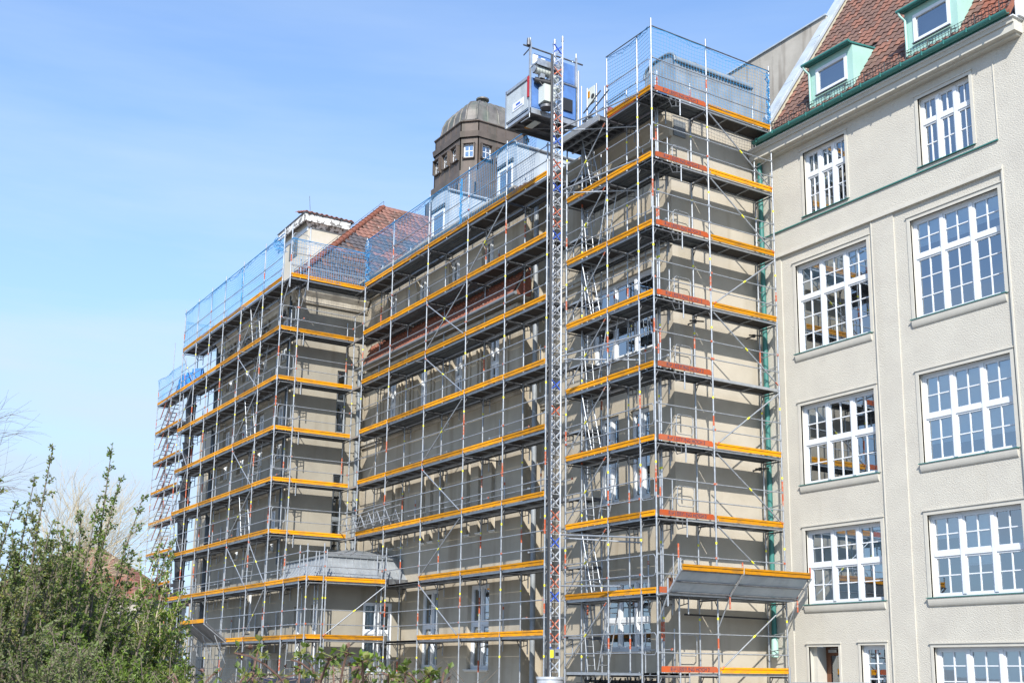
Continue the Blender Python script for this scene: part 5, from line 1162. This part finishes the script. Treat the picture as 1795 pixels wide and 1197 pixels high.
# ---------------- vegetation
def leaf(mb, p, d, n_, s, k, w_=.55):
    d = d.normalized(); x = d.cross(n_)
    if x.length < .01: x = d.orthogonal()
    x.normalize(); u_ = x.cross(d)
    mb.add([p, p+d*s*.5+x*s*w_*.5+u_*s*.12, p+d*s, p+d*s*.5-x*s*w_*.5+u_*s*.12], [(0, 1, 2), (0, 2, 3)], k)
def rv(rr, s=1): return Vector((rr.uniform(-s, s), rr.uniform(-s, s), rr.uniform(-s, s)))
def shrub(name, label, cat, base, tips, leafk, ls, seed, rb=.3, twigs=14, tl=.5, bark='twig', start=.25, dens=.03, group=None, r0=.02):
    rr = random.Random(seed); t = thing(name, label, cat, base, group); st = MB(); lf = MB()
    for tip in tips:
        b = Vector(base)+Vector((rr.uniform(-rb, rb), rr.uniform(-rb, rb), 0)); tip = Vector(tip)
        bend = Vector((rr.uniform(-.12, .12), rr.uniform(-.12, .12), .25))*(tip-b).length*.6
        f = lambda q: b*(1-q)**2+(b*.5+tip*.5+bend*.4)*2*q*(1-q)+tip*q*q
        pts = [f(i/10) for i in range(11)]
        for i in range(10): st.tube(pts[i], pts[i+1], r0*(1-i/10)+.003, bark, 5, r0*(1-(i+1)/10)+.003, cap=False)
        for j in range(twigs):
            q = start+(1-start)*(j+rr.random())/twigs; p = f(q); ax = (f(min(1, q+.03))-f(q-.03)).normalized()
            L_ = tl*(1.05-q)*rr.uniform(.5, 1.1)+.04; dr = (ax*.75+rv(rr, .75)).normalized(); e = p+dr*L_
            st.tube(p, e, .004, bark, 3, .002, cap=False)
            m_ = max(3, int(2.2*L_/dens))
            for i in range(m_):
                pp = p.lerp(e, (i+rr.random())/m_)+rv(rr, .012); leaf(lf, pp, dr*.5+rv(rr), rv(rr), ls*rr.uniform(.6, 1.25), rr.choice(leafk))
            for h in range(3):
                q2 = p.lerp(e, rr.uniform(.2, .9)); d2 = (dr*.6+rv(rr, .8)).normalized(); L2 = L_*.45; e2 = q2+d2*L2; st.tube(q2, e2, .0028, bark, 3, .0015, cap=False)
                for i in range(max(3, int(2*L2/dens))): leaf(lf, q2.lerp(e2, rr.random()), d2*.5+rv(rr), rv(rr), ls*rr.uniform(.6, 1.2), rr.choice(leafk))
        m_ = int((1-start)*(tip-b).length/dens*1.8)
        for i in range(m_):
            q = start+(1-start)*rr.random(); leaf(lf, f(q)+rv(rr, .015), rv(rr)+Vector((0, 0, .4)), rv(rr), ls*rr.uniform(.6, 1.2), rr.choice(leafk))
    st.build('branches', t, fix=False); lf.build('leaves', t, fix=False); return t
rr = random.Random(21)
def tipset(n, s0, s1, D0, D1, z0, z1, slope=0):
    out = []
    for _ in range(n): s = rr.uniform(s0, s1); out.append(loc(s, rr.uniform(D0, D1), rr.uniform(z0, z1)-slope*(s-s0)))
    return out
VG = 'shrubs along the near left edge'
shrub('tall_shrub', 'tallest dark green shrub with two long upright shoots left of the scaffold', 'shrub', loc(-3.95, 10, GZ),
      [loc(-3.68, 10, 1.88), loc(-3.45, 10.2, 1.45), loc(-3.9, 10, 1.32), loc(-3.58, 10, 1.60), loc(-4.12, 10, 1.15), loc(-3.72, 9.9, 1.4)]+tipset(20, -4.5, -3.3, 9.5, 11, .7, 1.15), ['leaf2', 'leaf2', 'leaf3', 'leaf1'], .036, 1, twigs=20, tl=.42, dens=.024, group=VG)
shrub('tall_shrub', 'grey green shrub at the left edge with one long leaning shoot', 'shrub', loc(-4.4, 9.4, GZ),
      [loc(-3.98, 9.5, 1.78), loc(-4.15, 9.6, 1.52), loc(-4.35, 9.4, 1.5), loc(-4.45, 9.4, 1.35), loc(-4.2, 9.4, 1.3)]+tipset(22, -4.9, -3.8, 8.8, 10, .55, 1.1), ['leaf2', 'leaf3', 'leaf3', 'leaf4'], .034, 2, twigs=20, tl=.5, dens=.024, group=VG)
shrub('green_shrub', 'dense bright green shrub in the lower left, just left of the scaffold', 'shrub', loc(-3.9, 11.3, GZ), tipset(66, -5.1, -3.32, 10.6, 12.2, .45, 1.28, .36), ['leaf1', 'leaf2', 'leaf4', 'leaf2'], .036, 3, rb=.7, twigs=22, tl=.6, dens=.026, group=VG)
shrub('green_shrub', 'slender pale stemmed shrub overlapping the left end of the scaffold', 'shrub', loc(-3.75, 11.5, GZ), [loc(-3.68, 11.5, 1.2), loc(-3.6, 11.6, 1.0), loc(-3.85, 11.4, 1.1), loc(-3.45, 11.5, .7), loc(-3.38, 11.6, .45), loc(-3.6, 11.5, .9)]+tipset(8, -3.9, -3.4, 11.2, 11.9, .2, .75), ['leaf1', 'leaf1', 'leaf4'], .04, 4, twigs=16, tl=.35, bark='twigp', dens=.03, group=VG)
shrub('green_shrub', 'broad dark green shrub at the back, in front of the red roofed house', 'shrub', loc(-5.2, 13.2, GZ), tipset(60, -6.3, -3.95, 12.4, 14, .6, 1.35, .2), ['leaf2', 'leaf4', 'leaf2', 'leaf1'], .042, 14, rb=.9, twigs=20, tl=.6, dens=.03, group=VG)
shrub('grey_shrub', 'grey green blackthorn bush filling the bottom left corner', 'bush', loc(-3.6, 8, GZ), tipset(54, -4.3, -2.7, 7.2, 8.6, .0, .68, .3), ['leaf3', 'leaf3', 'leaf2'], .026, 5, rb=.8, twigs=24, tl=.55, dens=.021, group=VG)
shrub('green_shrub', 'low dark green bush at the bottom, between grey bush and brambles', 'bush', loc(-2.75, 9, GZ), tipset(34, -3.75, -2.8, 8.4, 9.8, -.05, .42, .35), ['leaf2', 'leaf1', 'leaf2'], .036, 6, rb=.5, twigs=22, tl=.45, dens=.024, group=VG)
def bramble(label, s0, s1, D, ztop, seed, n_=9):
    r_ = random.Random(seed); t = thing('bramble_bush', label, 'bramble', loc((s0+s1)/2, D, GZ), 'bramble bushes along the bottom edge'); st = MB(); lf = MB()
    for i in range(n_):
        a = loc(r_.uniform(s0, s1), D+r_.uniform(-.4, .4), GZ); b = loc(r_.uniform(s0, s1), D+r_.uniform(-.5, .3), ztop*r_.uniform(.1, .95)); c_ = (a+b)/2+Vector((0, 0, abs(b.z-a.z)*.75)); c_.z = min(c_.z, b.z-.02)
        pts = [a*(1-q)**2+c_*2*q*(1-q)+b*q*q for q in [j/12 for j in range(13)]]
        for p, q in zip(pts, pts[1:]): st.tube(p, q, .006, 'tile_b', 4, cap=False)
        for j in range(6, 13):
            for h in range(2):
                p = pts[j]+rv(r_, .03); d_ = rv(r_)+Vector((0, 0, .5)); st.tube(pts[j], p+d_.normalized()*.03, .002, 'leaf4', 3, cap=False); p2 = p+d_.normalized()*.03
                k = r_.choice(['leaf2', 'leaf1', 'leaf2', 'tile_b'] if r_.random() < .5 else ['leaf2', 'leaf4'])
                for g_ in range(3): leaf(lf, p2, d_+rv(r_, .9), Vector((r_.uniform(-.5, .5), r_.uniform(-.5, .5), 1)), r_.uniform(.025, .05), k, .75)
    for i in range(n_*10):
        p = loc(r_.uniform(s0, s1), D+r_.uniform(-.4, .4), -.02-r_.random()*.25); st.tube(p, p+rv(r_, .16), .0028, 'twig', 3, .001, cap=False)
    st.build('canes', t, fix=False); lf.build('leaves', t, fix=False)
bramble('bramble with reddish leaves in front of the blue car', -2.2, -1.35, 7, -.06, 1, 8)
bramble('tallest bramble arching up below the porch corner', -1.6, -.75, 6.6, .10, 2, 14)
bramble('thin bramble tangle below the middle of the scaffold', -1.05, -.3, 6.8, -.02, 3, 10)
def branch(mb, p, d, L_, r_, lvl, rr, k, droop=0, spread=.5, n_=3):
    q = p; segs = 4
    for i in range(segs):
        d = (d+rv(rr, .16)+Vector((0, 0, -droop*.12))).normalized(); e = q+d*L_/segs; mb.tube(q, e, r_*(1-i/segs*.5), k, 4, r_*(1-(i+1)/segs*.5), cap=False)
        if lvl > 0 and i > 0:
            for _ in range(n_ if i < segs-1 else n_+1): branch(mb, e, (d+rv(rr, spread)).normalized(), L_*rr.uniform(.45, .68), r_*.45, lvl-1, rr, k, droop, spread, n_)
        q = e
rr = random.Random(4)
BT = thing('bare_tree', 'bare birch twigs reaching in from the left edge of the sky', 'tree', loc(-14.6, 26, GZ)); mb = MB()
p = loc(-14.6, 26, GZ); mb.tube(p, p+Vector((0, 0, 7)), .16, 'twig', 8, .08)
mb.build('trunk', BT); mb = MB()
for z, s, u_ in ((4.2, 1, .6), (4.8, 1, .25), (5.2, .8, .9), (4.5, .9, .1), (5.6, .8, .5), (3.9, .9, .8)): branch(mb, p+Vector((0, 0, z)), rh*s+Vector((0, 0, u_)), 2.1, .017, 2, rr, 'twig', .35, .55, 2)
mb.build('twigs', BT, fix=False)
PT = thing('pale_tree', 'pale leafless tree crown far away behind the left shrubs', 'tree', loc(-24.2, 60, GZ)); mb = MB(); p = loc(-24.2, 60, GZ); mb.tube(p, p+Vector((0, 0, 4)), .2, 'twigp', 8, .15); mb.build('trunk', PT)
mb = MB()
for i in range(10): branch(mb, p+Vector((0, 0, 3.2+rr.random()*1.2)), (rv(rr, .75)+Vector((0, 0, 1.1))).normalized(), 4.0, .05, 3, rr, 'twigp', 0, .5, 2)
mb.build('twigs', PT, fix=False)
HO = thing('red_roof_house', 'distant house with a red hipped roof behind the left shrubs', 'house', loc(-28.0, 70, GZ))
mb = MB(); c_ = loc(-28.0, 70, -.1); PH = lambda a, o, z: c_+rh*a+fh*o+Vector((0, 0, z))
mb.box(PH, -5, 5, 0, 8, GZ, 4.2, 'conc'); mb.build('wall', HO)
mb = MB(); tp_ = [PH(-.6, 4, 7.5), PH(.6, 4, 7.5)]; e_ = [PH(-5.4, -.4, 4.1), PH(5.4, -.4, 4.1), PH(5.4, 8.4, 4.1), PH(-5.4, 8.4, 4.1)]
mb.add(e_+tp_, [(0, 1, 5, 4), (1, 2, 5), (2, 3, 4, 5), (3, 0, 4)], 'tile_r')
u_ = (PH(0, 4, 7.5)-PH(0, -.4, 4.1)).normalized(); tile_roof(mb, PH(-5.4, -.43, 4.1), rh, u_, 10.8, 5.4, lambda x, y: 4.9*y/5.5 < x < 10.8-4.9*y/5.5, [('tile_p', .5), ('tile_b', 0), ('tile_r', 0)], tw=.34, th=.45, seed=2); mb.build('roof', HO, fix=False)
